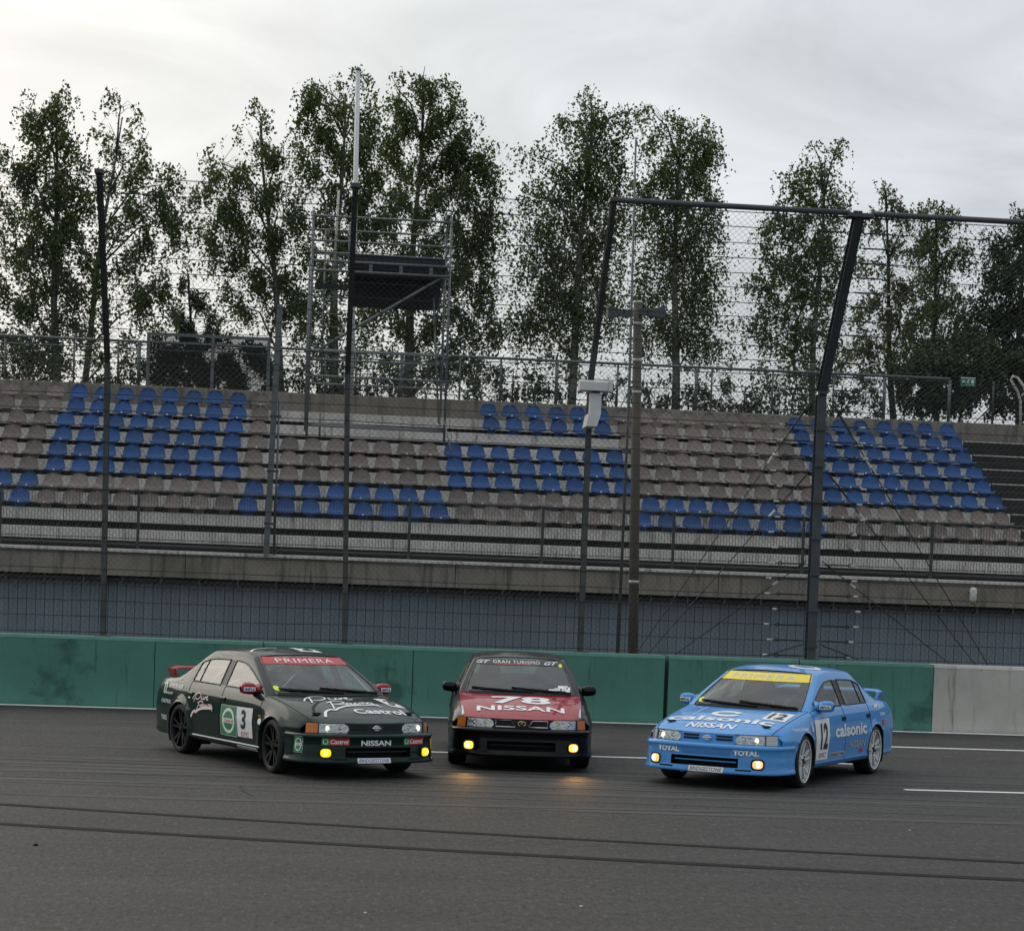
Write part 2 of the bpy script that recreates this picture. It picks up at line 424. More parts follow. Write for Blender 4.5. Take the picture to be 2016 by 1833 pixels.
# stairway at the right end: half steps with pale nosings
for i in range(9):
    for hlf in (0, 1):
        z = PT[i] - hlf * .195; y = PY_[i] - hlf * .36
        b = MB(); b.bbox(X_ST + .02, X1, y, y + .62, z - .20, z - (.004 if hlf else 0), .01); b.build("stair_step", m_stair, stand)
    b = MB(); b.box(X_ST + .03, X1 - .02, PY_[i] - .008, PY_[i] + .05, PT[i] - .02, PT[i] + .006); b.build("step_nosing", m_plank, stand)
# ------------------------------------------------------------------ seats
def seat_mesh():
    b = MB(); nu, nv = 8, 12
    # side profile: (depth y, z, half width)
    path = [(-.015, .098, .200), (0, .142, .216), (.08, .144, .217), (.2, .132, .216), (.28, .138, .215), (.325, .16, .212), (.345, .20, .205), (.36, .28, .198), (.372, .36, .178), (.379, .42, .140), (.382, .452, .095), (.383, .465, .045)]
    rows = []; back = []
    for y, z, w in path:
        r = []; q = []
        for k in range(nu + 1):
            t = -1 + 2 * k / nu
            curl = .03 * t * t
            yy = y - (curl if z > .155 else 0); zz = z + (curl * .7 if z <= .155 else 0)
            r.append((w * t, yy, zz)); q.append((w * t, yy + .018, zz - .016))
        rows.append(r); back.append(q)
    rows = [[(x * 1.02, y, z if z < .16 else .16 + (z - .16) * .86) for x, y, z in r] for r in rows]; back = [[(x * 1.02, y, z if z < .16 else .16 + (z - .16) * .86) for x, y, z in r] for r in back]
    b.grid(rows); b.grid([list(reversed(r)) for r in back])
    # rim
    per = [rows[0][k] for k in range(nu + 1)] + [rows[i][nu] for i in range(1, len(rows))] + [rows[-1][k] for k in range(nu - 1, -1, -1)] + [rows[i][0] for i in range(len(rows) - 2, 0, -1)]
    pb = [back[0][k] for k in range(nu + 1)] + [back[i][nu] for i in range(1, len(rows))] + [back[-1][k] for k in range(nu - 1, -1, -1)] + [back[i][0] for i in range(len(rows) - 2, 0, -1)]
    b.grid([pb + [pb[0]], per + [per[0]]])
    # front skirt and pedestal bracket
    b.box(-.10, .10, .20, .34, 0.0, .11)
    return b
sm = seat_mesh()
me_blue = sm.mesh("seat_blue", smooth=True); me_grey = sm.mesh("seat_grey", smooth=True)
m_blue = mat("blue_seat_plastic", (.011, .074, .235), .5, var=.15, scale=5, rnd=.2, bump=.05, bscale=30, stain=[((.018, .085, .22), .5, 3, (1, 1, 1), .5, .75)])
m_greys = mat("grey_seat_plastic", (.205, .172, .153), .72, var=.2, scale=6, rnd=.24, bump=.08, bscale=30, stain=[((.10, .08, .068), .6, 7, (1, 1, 1), .52, .7)])
me_blue.materials.append(m_blue); me_grey.materials.append(m_greys)
for me in (me_blue, me_grey):
    try: me.set_sharp_from_angle(angle=R(50))
    except Exception: pass
tg = MB(); tg.box(-.018, .018, -.032, -.020, .10, .132); me_tag = tg.mesh("seat_tag"); me_tag.materials.append(mat("white_tag", (.7, .7, .68), .5))
A = [(23.6, 515, 12), (14.6, 513, 12), (-13, 509, 12), (27, 506, 11), (18, 499, 11), (11, 504, 11), (7, 502, 11), (-9, 491, 11)]
B = [(964.4, 1866, 22), (968.7, 1881.6, 22), (1236, 1899, 16), (570, 1917, 31), (569.7, 1934, 31), (567.5, 1954, 31), (565.7, 1971, 31), (563, 1991, 30)]
def colB(r, n):     # from the right
    c = ['b'] * 8 + ['g'] * 8 + ['b'] * 8 + ['g'] * 8 if r < 6 else ['g'] * 8 + ['b'] * 8 + ['g'] * (8 if r == 6 else 7) + ['b'] * 8
    return list(reversed(c[:n]))
def colA(r, n):
    c = ['g'] + ['b'] * 8 + ['g'] * 8 if r < 6 else ['b'] + ['g'] * 8 + ['b'] * 8
    return list(reversed(c[:n]))
rname = ['top row', 'second row', 'third row', 'fourth row', 'fifth row', 'sixth row', 'seventh row', 'bottom row']
rs = random.Random(11)
for r in range(8):
    seats = []
    for (p0, p1, n), cf in ((A[r], colA), (B[r], colB)):
        yy = 745 + r * 30
        xa = at(p0, yy, ROWY[r]).x; xb = at(p1, yy + (p1 - p0) * .045, ROWY[r]).x
        cl = cf(r, n)
        for k in range(n): seats.append((xa + (xb - xa) * k / (n - 1), cl[k]))
    runs = []; 
    for x, c in seats:
        if not runs or runs[-1][0] != c: runs.append([c, []])
        runs[-1][1].append(x)
    cnt = {'b': 0, 'g': 0}
    for c, xs_ in runs:
        blk = ORD[cnt[c]]; cnt[c] += 1
        cw = 'blue' if c == 'b' else 'grey'
        for k, x in enumerate(xs_):
            o = bpy.data.objects.new("stadium_seat", me_blue if c == 'b' else me_grey); COL.objects.link(o)
            o.location = (x + rs.uniform(-.012, .012), PY_[r] - .12, PT[r]); o.rotation_euler = (rs.uniform(-.04, .04), rs.uniform(-.02, .02), rs.uniform(-.06, .06))
            tag(o, f"{cw} plastic seat, {rname[r]}, {ORD[k]} from left in the {blk} {cw} block", "seat", f"{cw} grandstand seats")
            if rs.random() < .35:
                t = bpy.data.objects.new("number_tag", me_tag); COL.objects.link(t); t.parent = o
# ------------------------------------------------------------------ fence on the rear parapet
rf = empty("rear_fence", (4, 51.6, 6.72)); tag(rf, "grey tube and wire mesh fence on top of the rear stand wall", "fence")
ry = 51.52
b = MB(); b.tube((-12, ry, 7.80), (15.95, ry, 7.83), .035, 8); b.build("top_rail", m_galv, rf, smooth=True)
b = MB(); b.tube((-12, ry, 7.62), (4.2, ry, 7.64), .015, 6); b.build("middle_rail", m_galv, rf, smooth=True)
for px in (10, 145, 232, 273, 640, 700, 790, 905, 985, 1095, 1215, 1370, 1400, 1520, 1640, 1740, 1868):
    x = at(px, 720 + px * .043, ry).x
    rad_ = .045 if px in (273, 790, 1095, 1370, 1740, 1868) else .025
    b = MB(); b.tube((x, ry, 6.70), (x, ry, 7.80), rad_, 8); b.build("fence_post", m_galv, rf, smooth=True)
xa, xb = at(293, 660, ry).x, at(530, 668, ry).x
gt = MB()
for x in (xa, (xa + xb) / 2 + .1, xb): gt.box(x - .04, x + .04, ry - .05, ry + .03, 6.72, 8.02)
gt.box(xa - .04, xb + .04, ry - .055, ry + .035, 7.97, 8.05)
gt.build("gate_frame", m_galv, rf)
def lattice(b, x0, x1, z0, z1, fy, pitch, r, n=3):
    """diagonal wires of a chain-link field; fy(x, h) gives the point at height h along the field"""
    H_ = z1 - z0
    k = math.ceil((x0 - H_) / pitch)
    while k * pitch < x1:
        c = k * pitch
        for sgn in (1, -1):
            # line x = c + h (sgn 1) or x = c + H - h
            if sgn == 1: h0, h1 = max(0, x0 - c), min(H_, x1 - c)
            else: h0, h1 = max(0, c + H_ - x1), min(H_, c + H_ - x0)
            if h1 - h0 > .02:
                xa_, xb_ = (c + h0, c + h1) if sgn == 1 else (c + H_ - h0, c + H_ - h1)
                b.tube(fy(xa_, z0 + h0), fy(xb_, z0 + h1), r, n, cap=False)
        k += 1
b = MB(); lattice(b, -12, 21.5, 6.74, 7.80, lambda x, h: (x, ry + .04, h), .11, .003)
tag(b.build("mesh_infill", m_dsteel, rf), kind='stuff')
b = MB(); lattice(b, xa, xb, 6.74, 7.96, lambda x, h: (x, ry - .01, h), .028, .0055)
tag(b.build("gate_mesh", mat("dark_netting", (.010, .012, .011), .9), rf), kind='stuff')
xr = at(1955, 790, ry).x
b = MB(); b.tube((xr, ry, 6.70), (xr, ry, 7.82), .03, 8); b.build("fence_post", m_dsteel, rf, smooth=True)
# exit sign on the fence
c = at(1906, 752, ry - .06); sg = empty("exit_sign", (c.x, c.y, c.z - .11)); tag(sg, "small green and white exit sign on the rear fence at right", "sign")
m_sg = mat("sign_green", (.03, .19, .13), .5); m_sw = mat("sign_white", (.6, .66, .62), .5)
b = MB(); b.box(c.x - .19, c.x + .19, c.y - .01, c.y + .01, c.z - .11, c.z + .11); b.build("sign_plate", m_sg, sg)
b = MB(); b.box(c.x - .19, c.x + .19, c.y - .014, c.y - .0105, c.z + .085, c.z + .11); b.build("sign_edge", m_sw, sg)
b = MB()   # running figure, arrow and door
b.box(c.x + .08, c.x + .15, c.y - .016, c.y - .0105, c.z - .08, c.z + .055)
b.box(c.x - .15, c.x - .075, c.y - .016, c.y - .0105, c.z - .012, c.z + .012)
b.poly([(c.x - .17, c.y - .015, c.z), (c.x - .12, c.y - .015, c.z - .045), (c.x - .12, c.y - .015, c.z + .045)], [(0, 1, 2)])
b.box(c.x - .025, c.x + .015, c.y - .016, c.y - .0105, c.z - .03, c.z + .03); b.box(c.x + .0, c.x + .03, c.y - .016, c.y - .0105, c.z + .035, c.z + .06)
b.bar((c.x - .0, c.y - .013, c.z - .03), (c.x - .05, c.y - .013, c.z - .085), .005, .02); b.bar((c.x, c.y - .013, c.z - .03), (c.x + .045, c.y - .013, c.z - .08), .005, .02)
b.build("pictogram", m_sw, sg)
# handrail at the far right
h = empty("stair_handrail", at(2005, 860, 50.4)); tag(h, "pale bent tube handrail at the top of the stairs, right edge", "handrail")
p = [at(2009, 860, 50.4), at(2009, 790, 50.4), at(2004, 772, 50.4), at(1990, 748, 50.4), at(1994, 741, 50.4), at(2003, 744, 50.4), at(2016, 762, 50.2), at(2030, 790, 50.0), at(2032, 870, 50.0)]
b = MB(); b.path(p, .035, 8); b.build("rail_tube", mat("pale_tube", (.42, .40, .35), .5, var=.2, scale=6), h, smooth=True)
# white wall lamp under the beam at right, with the recess behind
c = at(1916, 1172, 43.45); lp = empty("bulkhead_lamp", c); tag(lp, "small white cylindrical lamp hanging under the stand beam at right", "lamp")
b = MB(); b.lathe([(.0, -.16), (.05, -.16), (.075, -.13), (.08, .10), (.06, .17), (0, .17)], 14, 'z', c); b.build("lamp_body", mat("lamp_white", (.6, .6, .56), .5, var=.15, scale=10), lp, smooth=True)
b = MB(); b.lathe([(.0, -.20), (.045, -.195), (.05, -.158), (.0, -.158)], 12, 'z', c); b.build("lamp_cap", mat("lamp_rust", (.18, .08, .04), .7), lp, smooth=True)
b = MB(); b.box(c.x - .02, c.x + .02, c.y + .06, 43.72, c.z + .04, c.z + .08); b.build("lamp_arm", m_dsteel, lp)
# ------------------------------------------------------------------ catch fence on the barrier
FY, ZB, ZT, FYT = 33.62, 5.5, 8.06, 31.66
m_post = mat("fence_post_steel", (.085, .088, .085), .55, metal=.5, var=.3, scale=3, stain=[((.10, .06, .035), .5, 4, (1, 1, .4), .6, .75)])
m_postd = mat("fence_post_dark", (.07, .077, .083), .6, metal=.35, var=.25, scale=3)
m_cable = mat("steel_cable", (.035, .038, .038), .5, metal=.6)
m_wire = mat("chainlink_wire", (.06, .064, .064), .5, metal=.6)
m_ferr = mat("pale_ferrule", (.62, .61, .56), .4, metal=.1)
fence = empty("catch_fence", (2.5, FY, WH)); tag(fence, "tall debris fence of cables and chain link leaning over the track", "fence")
px_posts = [-7.17, -3.34, .54, 4.40, 8.25, 12.1]
LU = math.hypot(ZT - ZB, FY - FYT)
def upper(x, h):       # h along the inclined top section
    t = h / LU; return (x, FY + (FYT - FY) * t, ZB + (ZT - ZB) * t)
def ibeam(b, pts, w, d):
    """I section: two flanges across x and a web, following the bent line pts (x, y, z)"""
    for a, c in zip(pts[:-1], pts[1:]):
        dv = (Vector(c) - Vector(a)).normalized(); nrm = Vector((1, 0, 0)).cross(dv).normalized()
        for s_ in (-1, 1):
            o_ = nrm * (s_ * d / 2); b.bar(Vector(a) + o_, Vector(c) + o_, w, .012, nrm)
        b.bar(a, c, .010, d - .012, nrm)
lean = {0: -.02, 1: -.05, 2: -.10, 3: 0, 4: .0, 5: 0}
for i, x in enumerate(px_posts):
    big = i == 4
    pts = [(x, FY + .07, WH - .25), (x + lean[i], FY + .07, ZB), (x + lean[i] + (.0), FYT + .07, ZT + .06)]
    b = MB()
    if big:
        ibeam(b, pts, .145, .18)
        for z in np.linspace(WH + .2, ZB, 8): b.box(x - .09, x + .09, FY - .08, FY - .068, z, z + .05)
        b.bar((x + .0, FYT - .05, ZT + .02), (x, FYT + .22, ZT + .02), .42, .06)
    else:
        ibeam(b, pts, .085, .12)
        b.bar((x + lean[i], FYT - .02, ZT + .06), (x + lean[i], FYT + .2, ZT + .06), .13, .06)
    b.build("fence_post", m_postd if big else m_post, fence)
# base brackets
for x in px_posts:
    b = MB(); b.box(x - .12, x + .12, FY - .06, FY + .2, WH + .001, WH + .02); b.build("base_plate", m_post, fence)
xl, xr_ = -9.5, 13.6
nz_ = 18; zs = [WH + .06 + (ZB - WH - .08) * k / (nz_ - 1) for k in range(nz_)]
nu_ = 13; hs = [.08 + (LU - .10) * k / (nu_ - 1) for k in range(nu_)]
cab_pts = [lambda x, z=z: (x, FY, z) for z in zs] + [lambda x, h=h: upper(x, h) for h in hs]
rc = random.Random(5)
for i, fn in enumerate(cab_pts):
    b = MB(); prev = None
    seg = [xl] + px_posts[1:5] + [xr_]
    pts = []
    for a, c in zip(seg[:-1], seg[1:]):
        sag = rc.uniform(0, .022)
        for k in range(4):
            t = k / 4; q = Vector(fn(a + (c - a) * t)); q.z -= sag * 4 * t * (1 - t); pts.append(q)
    pts.append(Vector(fn(xr_)))
    b.path(pts, .008, 4); b.build("cable", m_cable, fence)
    # tension ends on both sides of the heavy post
    for s_ in (-1, 1):
        xc = px_posts[4] + s_ * rc.uniform(.64, .78)
        b = MB(); b.tube(fn(xc - .045), fn(xc + .045), .017, 6); b.build("ferrule", m_ferr, fence)
        b = MB(); b.tube(fn(px_posts[4] + s_ * .17), fn(px_posts[4] + s_ * .55), .013, 6)
        q = Vector(fn(px_posts[4] + s_ * .59)); b.lathe([(.018, -.012), (.034, -.012), (.034, .012), (.018, .012), (.018, -.012)], 10, 'y', q)
        b.build("turnbuckle", m_cable, fence)
# chain link, one field per bay
bays = [(xl, px_posts[1])] + list(zip(px_posts[1:4], px_posts[2:5])) + [(px_posts[4], xr_)]
for a, c in bays:
    b = MB(); lattice(b, a + .02, c - .02, WH + .06, ZB, lambda x, h: (x, FY - .022, h), .10, .0023)
    tag(b.build("chain_link", m_wire, fence), kind='stuff')
    b = MB(); lattice(b, a + .02, c - .02, .02, LU, lambda x, h: (upper(x, h)[0], upper(x, h)[1] - .015, upper(x, h)[2] - .015), .10, .0023)
    tag(b.build("chain_link", m_wire, fence), kind='stuff')
# top tube from the third post to the right
b = MB(); b.tube((px_posts[3] + .05, FYT, ZT + .05), (px_posts[4] - .18, FYT, ZT + .05), .046, 10); b.build("top_tube", m_postd, fence, smooth=True)
b = MB(); b.tube((px_posts[4] + .18, FYT, ZT + .05), (15, FYT, ZT + .05), .046, 10); b.build("top_tube", m_postd, fence, smooth=True)
# diagonal stays of the heavy post
X4 = px_posts[4]
for (zt, px, py) in ((5.45, 1253, 1283), (4.25, 1276, 1284), (2.75, 1329, 1287), (5.45, 1945, 1312), (4.25, 1920, 1311), (2.75, 1869, 1310)):
    e = at(px, py, FY + .03); s_ = 1 if e.x > X4 else -1
    a = Vector((X4 + s_ * .13, FY + .03, zt)); e.z = WH + .01
    b = MB(); b.tube(a, e, .009, 6); d = (e - a)
    b.tube(a + d * .03, a + d * .14, .016, 6); b.build("stay_cable", m_cable, fence)
    b = MB(); b.tube(a + d * .22, a + d * .26, .020, 6); b.build("ferrule", m_ferr, fence)
for s_ in (-1, 1):
    b = MB(); b.tube((X4 + s_ * .14, FY - .02, WH + .26), (X4 + s_ * .80, FY - .02, WH + .035), .016, 6); b.build("foot_stay", m_postd, fence)
# ------------------------------------------------------------------ surveillance camera on the third post
m_white = mat("camera_white", (.62, .62, .60), .45, var=.08, scale=6)
c = at(1172, 768, 33.25); cu = empty("track_camera", (c.x, 33.3, at(1160, 838, 33.3).z)); tag(cu, "white box camera unit mounted on the third fence post", "camera")
p0, p1 = at(1139, 770, 33.2), at(1203, 771, 33.2); ztop = at(1170, 751, 33.2).z
b = MB(); b.prism([(33.02, p0.z + .005), (33.02, ztop - .03), (33.05, ztop), (33.30, ztop), (33.33, ztop - .03), (33.33, p0.z)], p0.x, p1.x - .07); b.build("camera_housing", m_white, cu)
b = MB(); b.prism([(33.00, p0.z + .0), (33.00, ztop + .012), (33.35, ztop + .012), (33.35, p0.z)], p1.x - .068, p1.x); b.build("sun_hood", m_white, cu)
b = MB(); b.lathe([(0, .0), (.06, 0), (.07, .05), (.07, .09)], 14, 'x', (p1.x - .06, 33.17, (p0.z + ztop) / 2)); b.build("lens", mat("black_glass", (.01, .01, .01), .1), cu, smooth=True)
q0, q1 = at(1160, 815, 33.2), at(1183, 772, 33.2)
b = MB(); b.bbox(q0.x, q1.x, 33.10, 33.30, q0.z, p0.z - .03, .01); b.build("pan_tilt_column", m_white, cu)
b = MB(); b.box(q0.x + .03, q1.x - .03, 33.13, 33.27, p0.z - .03, p0.z); b.build("tilt_head", m_postd, cu)
w0 = at(1152, 840, 33.2); z0, z1 = w0.z, q0.z
b = MB(); b.poly([(w0.x, 33.08, z0), (q1.x - .06, 33.08, z0), (q1.x - .06, 33.58, z0), (w0.x, 33.58, z0), (q0.x - .02, 33.08, z1), (q1.x, 33.08, z1), (q1.x, 33.58, z1), (q0.x - .02, 33.58, z1)],
      [(3, 2, 1, 0), (4, 5, 6, 7), (0, 1, 5, 4), (1, 2, 6, 5), (2, 3, 7, 6), (3, 0, 4, 7)]); b.build("wall_bracket", m_white, cu)
# ------------------------------------------------------------------ concrete pole with loudspeakers
m_pole = mat("brown_concrete_pole", (.085, .072, .060), .9, var=.25, scale=3, stain=[((.16, .15, .13), .5, 6, (1, 1, .3), .6, .75)])
PYY = 38.0
c0, c1 = at(1246, 1283, PYY), at(1256, 592, PYY)
base = Vector((c0.x + (c0.x - c1.x) / (c1.z - c0.z) * c0.z, PYY, 0))
sp = empty("loudspeaker_pole", base); tag(sp, "round brown concrete pole with pale bands behind the fence", "pole")
b = MB(); b.path([base, base.lerp(c1, .5), c1], .10, 14, .078); b.build("pole_shaft", m_pole, sp, smooth=True)
m_band = mat("pale_band", (.5, .49, .45), .5)
for py in (598, 640, 712, 775, 1148):
    q = base.lerp(c1, (at(1250, py, PYY).z) / c1.z); rr_ = .105 - .022 * q.z / c1.z
    b = MB(); b.tube(q, q + Vector((0, 0, .05)), rr_, 14); b.build("pole_band", m_band, sp, smooth=True)
for s_, px in ((-1, 1212), (1, 1290)):
    q = at(px, 616, PYY - .1); ho = empty("horn_loudspeaker", q); tag(ho, "black horn loudspeaker on the %s side of the concrete pole" % ("left" if s_ < 0 else "right"), "loudspeaker")
    b = MB(); b.poly([q + Vector((s_ * dx, dy, dz)) for dx, dy, dz in ((-.16, -.02, -.05), (-.16, .06, -.05), (-.16, .06, .05), (-.16, -.02, .05), (.16, -.16, -.11), (.16, .14, -.11), (.16, .14, .11), (.16, -.16, .11))],
           [(0, 1, 2, 3), (4, 5, 6, 7), (0, 1, 5, 4), (1, 2, 6, 5), (2, 3, 7, 6), (3, 0, 4, 7)]); b.build("horn", m_postd, ho)
    b = MB(); b.box(min(q.x - s_ * .16, q.x - s_ * .30), max(q.x - s_ * .16, q.x - s_ * .30), PYY - .14, PYY - .02, q.z - .06, q.z + .06); b.build("driver", m_postd, ho)
# slim mast just beside the pole
a_, e_ = at(1238, 790, 39), at(1252, 275, 39)
ms = empty("slim_mast", (a_.x, 39, 0)); tag(ms, "slim pale rod mast standing beside the brown concrete pole", "mast")
b = MB(); b.path([Vector((a_.x - .03, 39, 0)), a_, e_], .035, 8, .018); b.build("mast_rod", m_galv, ms, smooth=True)
# ------------------------------------------------------------------ leaning grey post on the deck and white flag pole behind
a_, e_ = at(524, 1092, 43.55), at(551, 600, 43.55)
gp = empty("leaning_post", a_); tag(gp, "leaning grey square steel post at the grandstand front", "post")
b = MB(); b.bar(a_, e_, .12, .12, (0, 1, 0)); b.build("square_tube", m_galv, gp)
b = MB(); b.tube(a_ + Vector((.16, 0, .0)), a_.lerp(e_, .62) + Vector((.10, 0, 0)), .022, 8); b.build("conduit", m_galv, gp, smooth=True)
for t in (.12, .33, .55):
    q = a_.lerp(e_, t); b = MB(); b.box(q.x - .08, q.x + .16, q.y - .07, q.y - .061, q.z, q.z + .05); b.build("clamp", m_dsteel, gp)
a_, e_ = at(690, 800, 53.5), at(705, 139, 53.5)
base = Vector((a_.x, 53.5, 6.4)); fp = empty("flag_pole", base); tag(fp, "tall white flag pole rising behind the scaffold tower", "flag pole")
b = MB(); b.path([base, a_.lerp(e_, .5), e_], .075, 12, .06); b.build("pole_shaft", mat("pole_white", (.62, .62, .60), .4, var=.06, scale=4), fp, smooth=True)
b = MB(); b.lathe([(0, .05), (.075, .04), (.08, 0), (0, -.01)], 12, 'z', e_); b.build("pole_cap", m_galv, fp, smooth=True)
# ------------------------------------------------------------------ scaffold camera tower
m_scaf = mat("scaffold_tube", (.15, .16, .165), .45, metal=.5, var=.2, scale=5)
m_plat = mat("scaffold_deck", (.018, .019, .022), .8)
TY0, TY1 = 48.4, 50.3
xL, xR = -.27, 2.93
tz = {'top': 10.55, 'g1': 10.0, 'g2': 9.72, 'dk': 9.52, 'dk2': 9.30, 'm': 7.45, 'lo': 6.87}
tw = empty("scaffold_tower", ((xL + xR) / 2, TY0, 5.2)); tag(tw, "grey steel scaffold tower with dark platform standing in the seat rows", "scaffold")
def T(a, c, r=.026, name="scaffold_tube"):
    b = MB(); b.tube(a, c, r, 8); return b.build(name, m_scaf, tw, smooth=True)
legs = []
for y in (TY0, TY1):
    zf = PT[2] if y == TY0 else PT[0]
    for x in (xL, xR): T((x, y, zf), (x, y, tz['top'] + (.12 if y == TY0 else .05)), .03, "leg")
xm = xL + .30
T((xm, TY0 + .1, PT[2] + .02), (xm, TY0 + .1, PT[2] + .62), .025); T((xm, TY0 + .9, 6.9), (xm, TY0 + .9, 10.4), .022); T((xL + .85, TY0 + .5, 9.3), (xL + .85, TY0 + .5, 10.5), .022)
T((xL - .05, TY0 + .25, 5.6), (xL - .05, TY0 + .25, 9.55), .022)
for z in (tz['top'], tz['g1'] - .02, tz['m'], tz['lo']):
    T((xL - .06, TY0, z), (xR + .08, TY0, z), .026, "ledger"); T((xL - .06, TY1, z), (xR + .08, TY1, z), .024, "ledger")
    T((xL, TY0, z + .05), (xL, TY1, z + .05), .024, "ledger"); T((xR, TY0, z + .05), (xR, TY1, z + .05), .024, "ledger")
T((xL + .05, TY0 + .02, tz['g2']), (xR - .2, TY0 + .02, tz['g2'] - .02), .022, "ledger")
T((xL, TY0, 5.72), (xR, TY0, 5.70), .024, "ledger"); T((xL, TY0 + .05, 5.76), (xR, TY0 + .05, 5.74), .024, "ledger")
for z in (tz['dk'] + .0, tz['dk2']): T((xL, TY0 - .03, z), (xR, TY0 - .03, z), .03, "ledger")
for k in range(4):
    x = xL + .62 + k * .70; b = MB(); b.box(x, x + .08, TY0 - .02, TY0 + .02, tz['dk2'], tz['dk']); b.build("lattice_plate", m_scaf, tw)
for k in range(5):     # deck boards
    y0 = TY0 + .04 + k * .37
    b = MB(); b.box(xL + .85, xR - .06, y0, y0 + .36, tz['dk'] - .06, tz['dk'] + .0); b.build("deck_board", m_plat, tw)
b = MB(); b.box(xL + .9, xR - .12, TY0 + .03, TY0 + .06, tz['dk'] + .01, tz['dk'] + .19); b.build("toe_board", m_plat, tw)
b = MB(); b.box(xL + .9, xR - .1, TY1 - .05, TY1 - .02, tz['dk'] - .78, tz['dk'] - .03); b.build("dark_tarpaulin", m_plat, tw)
T((xR - .12, TY0 + .03, tz['dk2'] + .02), (xL + .25, TY0 + .03, 7.5), .032, "brace")
T((xR - .05, TY0 + .05, 9.6), (xR - .25, TY1 - .3, 8.2), .022, "brace"); T((xR - .28, TY1 - .3, 9.0), (xR - .05, TY1 - .4, 6.0), .024, "brace")
T((xR - .02, TY0, 6.0), (xR + .18, TY0 - .5, PT[3] + .02), .02, "brace")
for k in range(4):   # ladder rungs in the left field
    z = 7.75 + k * .30; T((xL + .10, TY0 + .3, z), (xL + .80, TY0 + .3, z), .014, "ladder_rung")
for z in (8.72, 8.92): T((xL + .05, TY0 + .2, z), (xL + .85, TY0 + .2, z), .02, "ladder_rung")
b = MB(); b.box(xL + .08, xL + .85, TY0 + .1, TY0 + .5, 8.93, 9.02); b.build("ladder_hatch", m_plat, tw)
# thin pale rod standing on the tower
a_, e_ = at(657, 560, 49.4), at(667, 375, 49.4)
q = empty("rod_aerial", (a_.x, 49.4, 9.53)); tag(q, "thin pale yellowish rod standing on the scaffold platform", "aerial")
b = MB(); b.tube((a_.x, 49.4, 9.53), e_, .03, 8); b.build("rod", mat("pale_rod", (.5, .47, .36), .6), q, smooth=True)
# ------------------------------------------------------------------ birches and shrubs behind the stand
def leaf_mat(name, c1, c2, trans):
    mt = bpy.data.materials.new(name); mt.use_nodes = True; t = mt.node_tree; t.nodes.clear(); ln = t.links.new
    out = t.nodes.new("ShaderNodeOutputMaterial"); mixn = t.nodes.new("ShaderNodeMixShader")
    d = t.nodes.new("ShaderNodeBsdfPrincipled"); d.inputs['Roughness'].default_value = .55
    tr = t.nodes.new("ShaderNodeBsdfTranslucent")
    ge = t.nodes.new("ShaderNodeNewGeometry"); mx = t.nodes.new("ShaderNodeMixRGB")
    mx.inputs[1].default_value = (*c1, 1); mx.inputs[2].default_value = (*c2, 1)
    ln(ge.outputs['Random Per Island'], mx.inputs[0]); ln(mx.outputs[0], d.inputs['Base Color'])
    br = t.nodes.new("ShaderNodeMixRGB"); br.blend_type = 'MULTIPLY'; br.inputs[0].default_value = 1; br.inputs[2].default_value = (1.5, 1.6, .7, 1)
    ln(mx.outputs[0], br.inputs[1]); ln(br.outputs[0], tr.inputs[0])
    mixn.inputs[0].default_value = trans
    ln(d.outputs[0], mixn.inputs[1]); ln(tr.outputs[0], mixn.inputs[2]); ln(mixn.outputs[0], out.inputs[0])
    return mt
m_leaf = leaf_mat("birch_leaf", (.026, .046, .014), (.10, .122, .036), .34)
m_leafp = leaf_mat("pale_leaf", (.05, .058, .03), (.10, .10, .05), .3)
m_leafd = leaf_mat("dark_leaf", (.012, .024, .010), (.035, .055, .018), .18)
m_bark = mat("birch_bark", (.16, .155, .14), .85, var=.3, scale=3, stain=[((.03, .027, .024), .9, 5, (1, 1, 2.5), .50, .60)])
m_barkd = mat("dark_bark", (.035, .03, .025), .9, var=.3, scale=4)

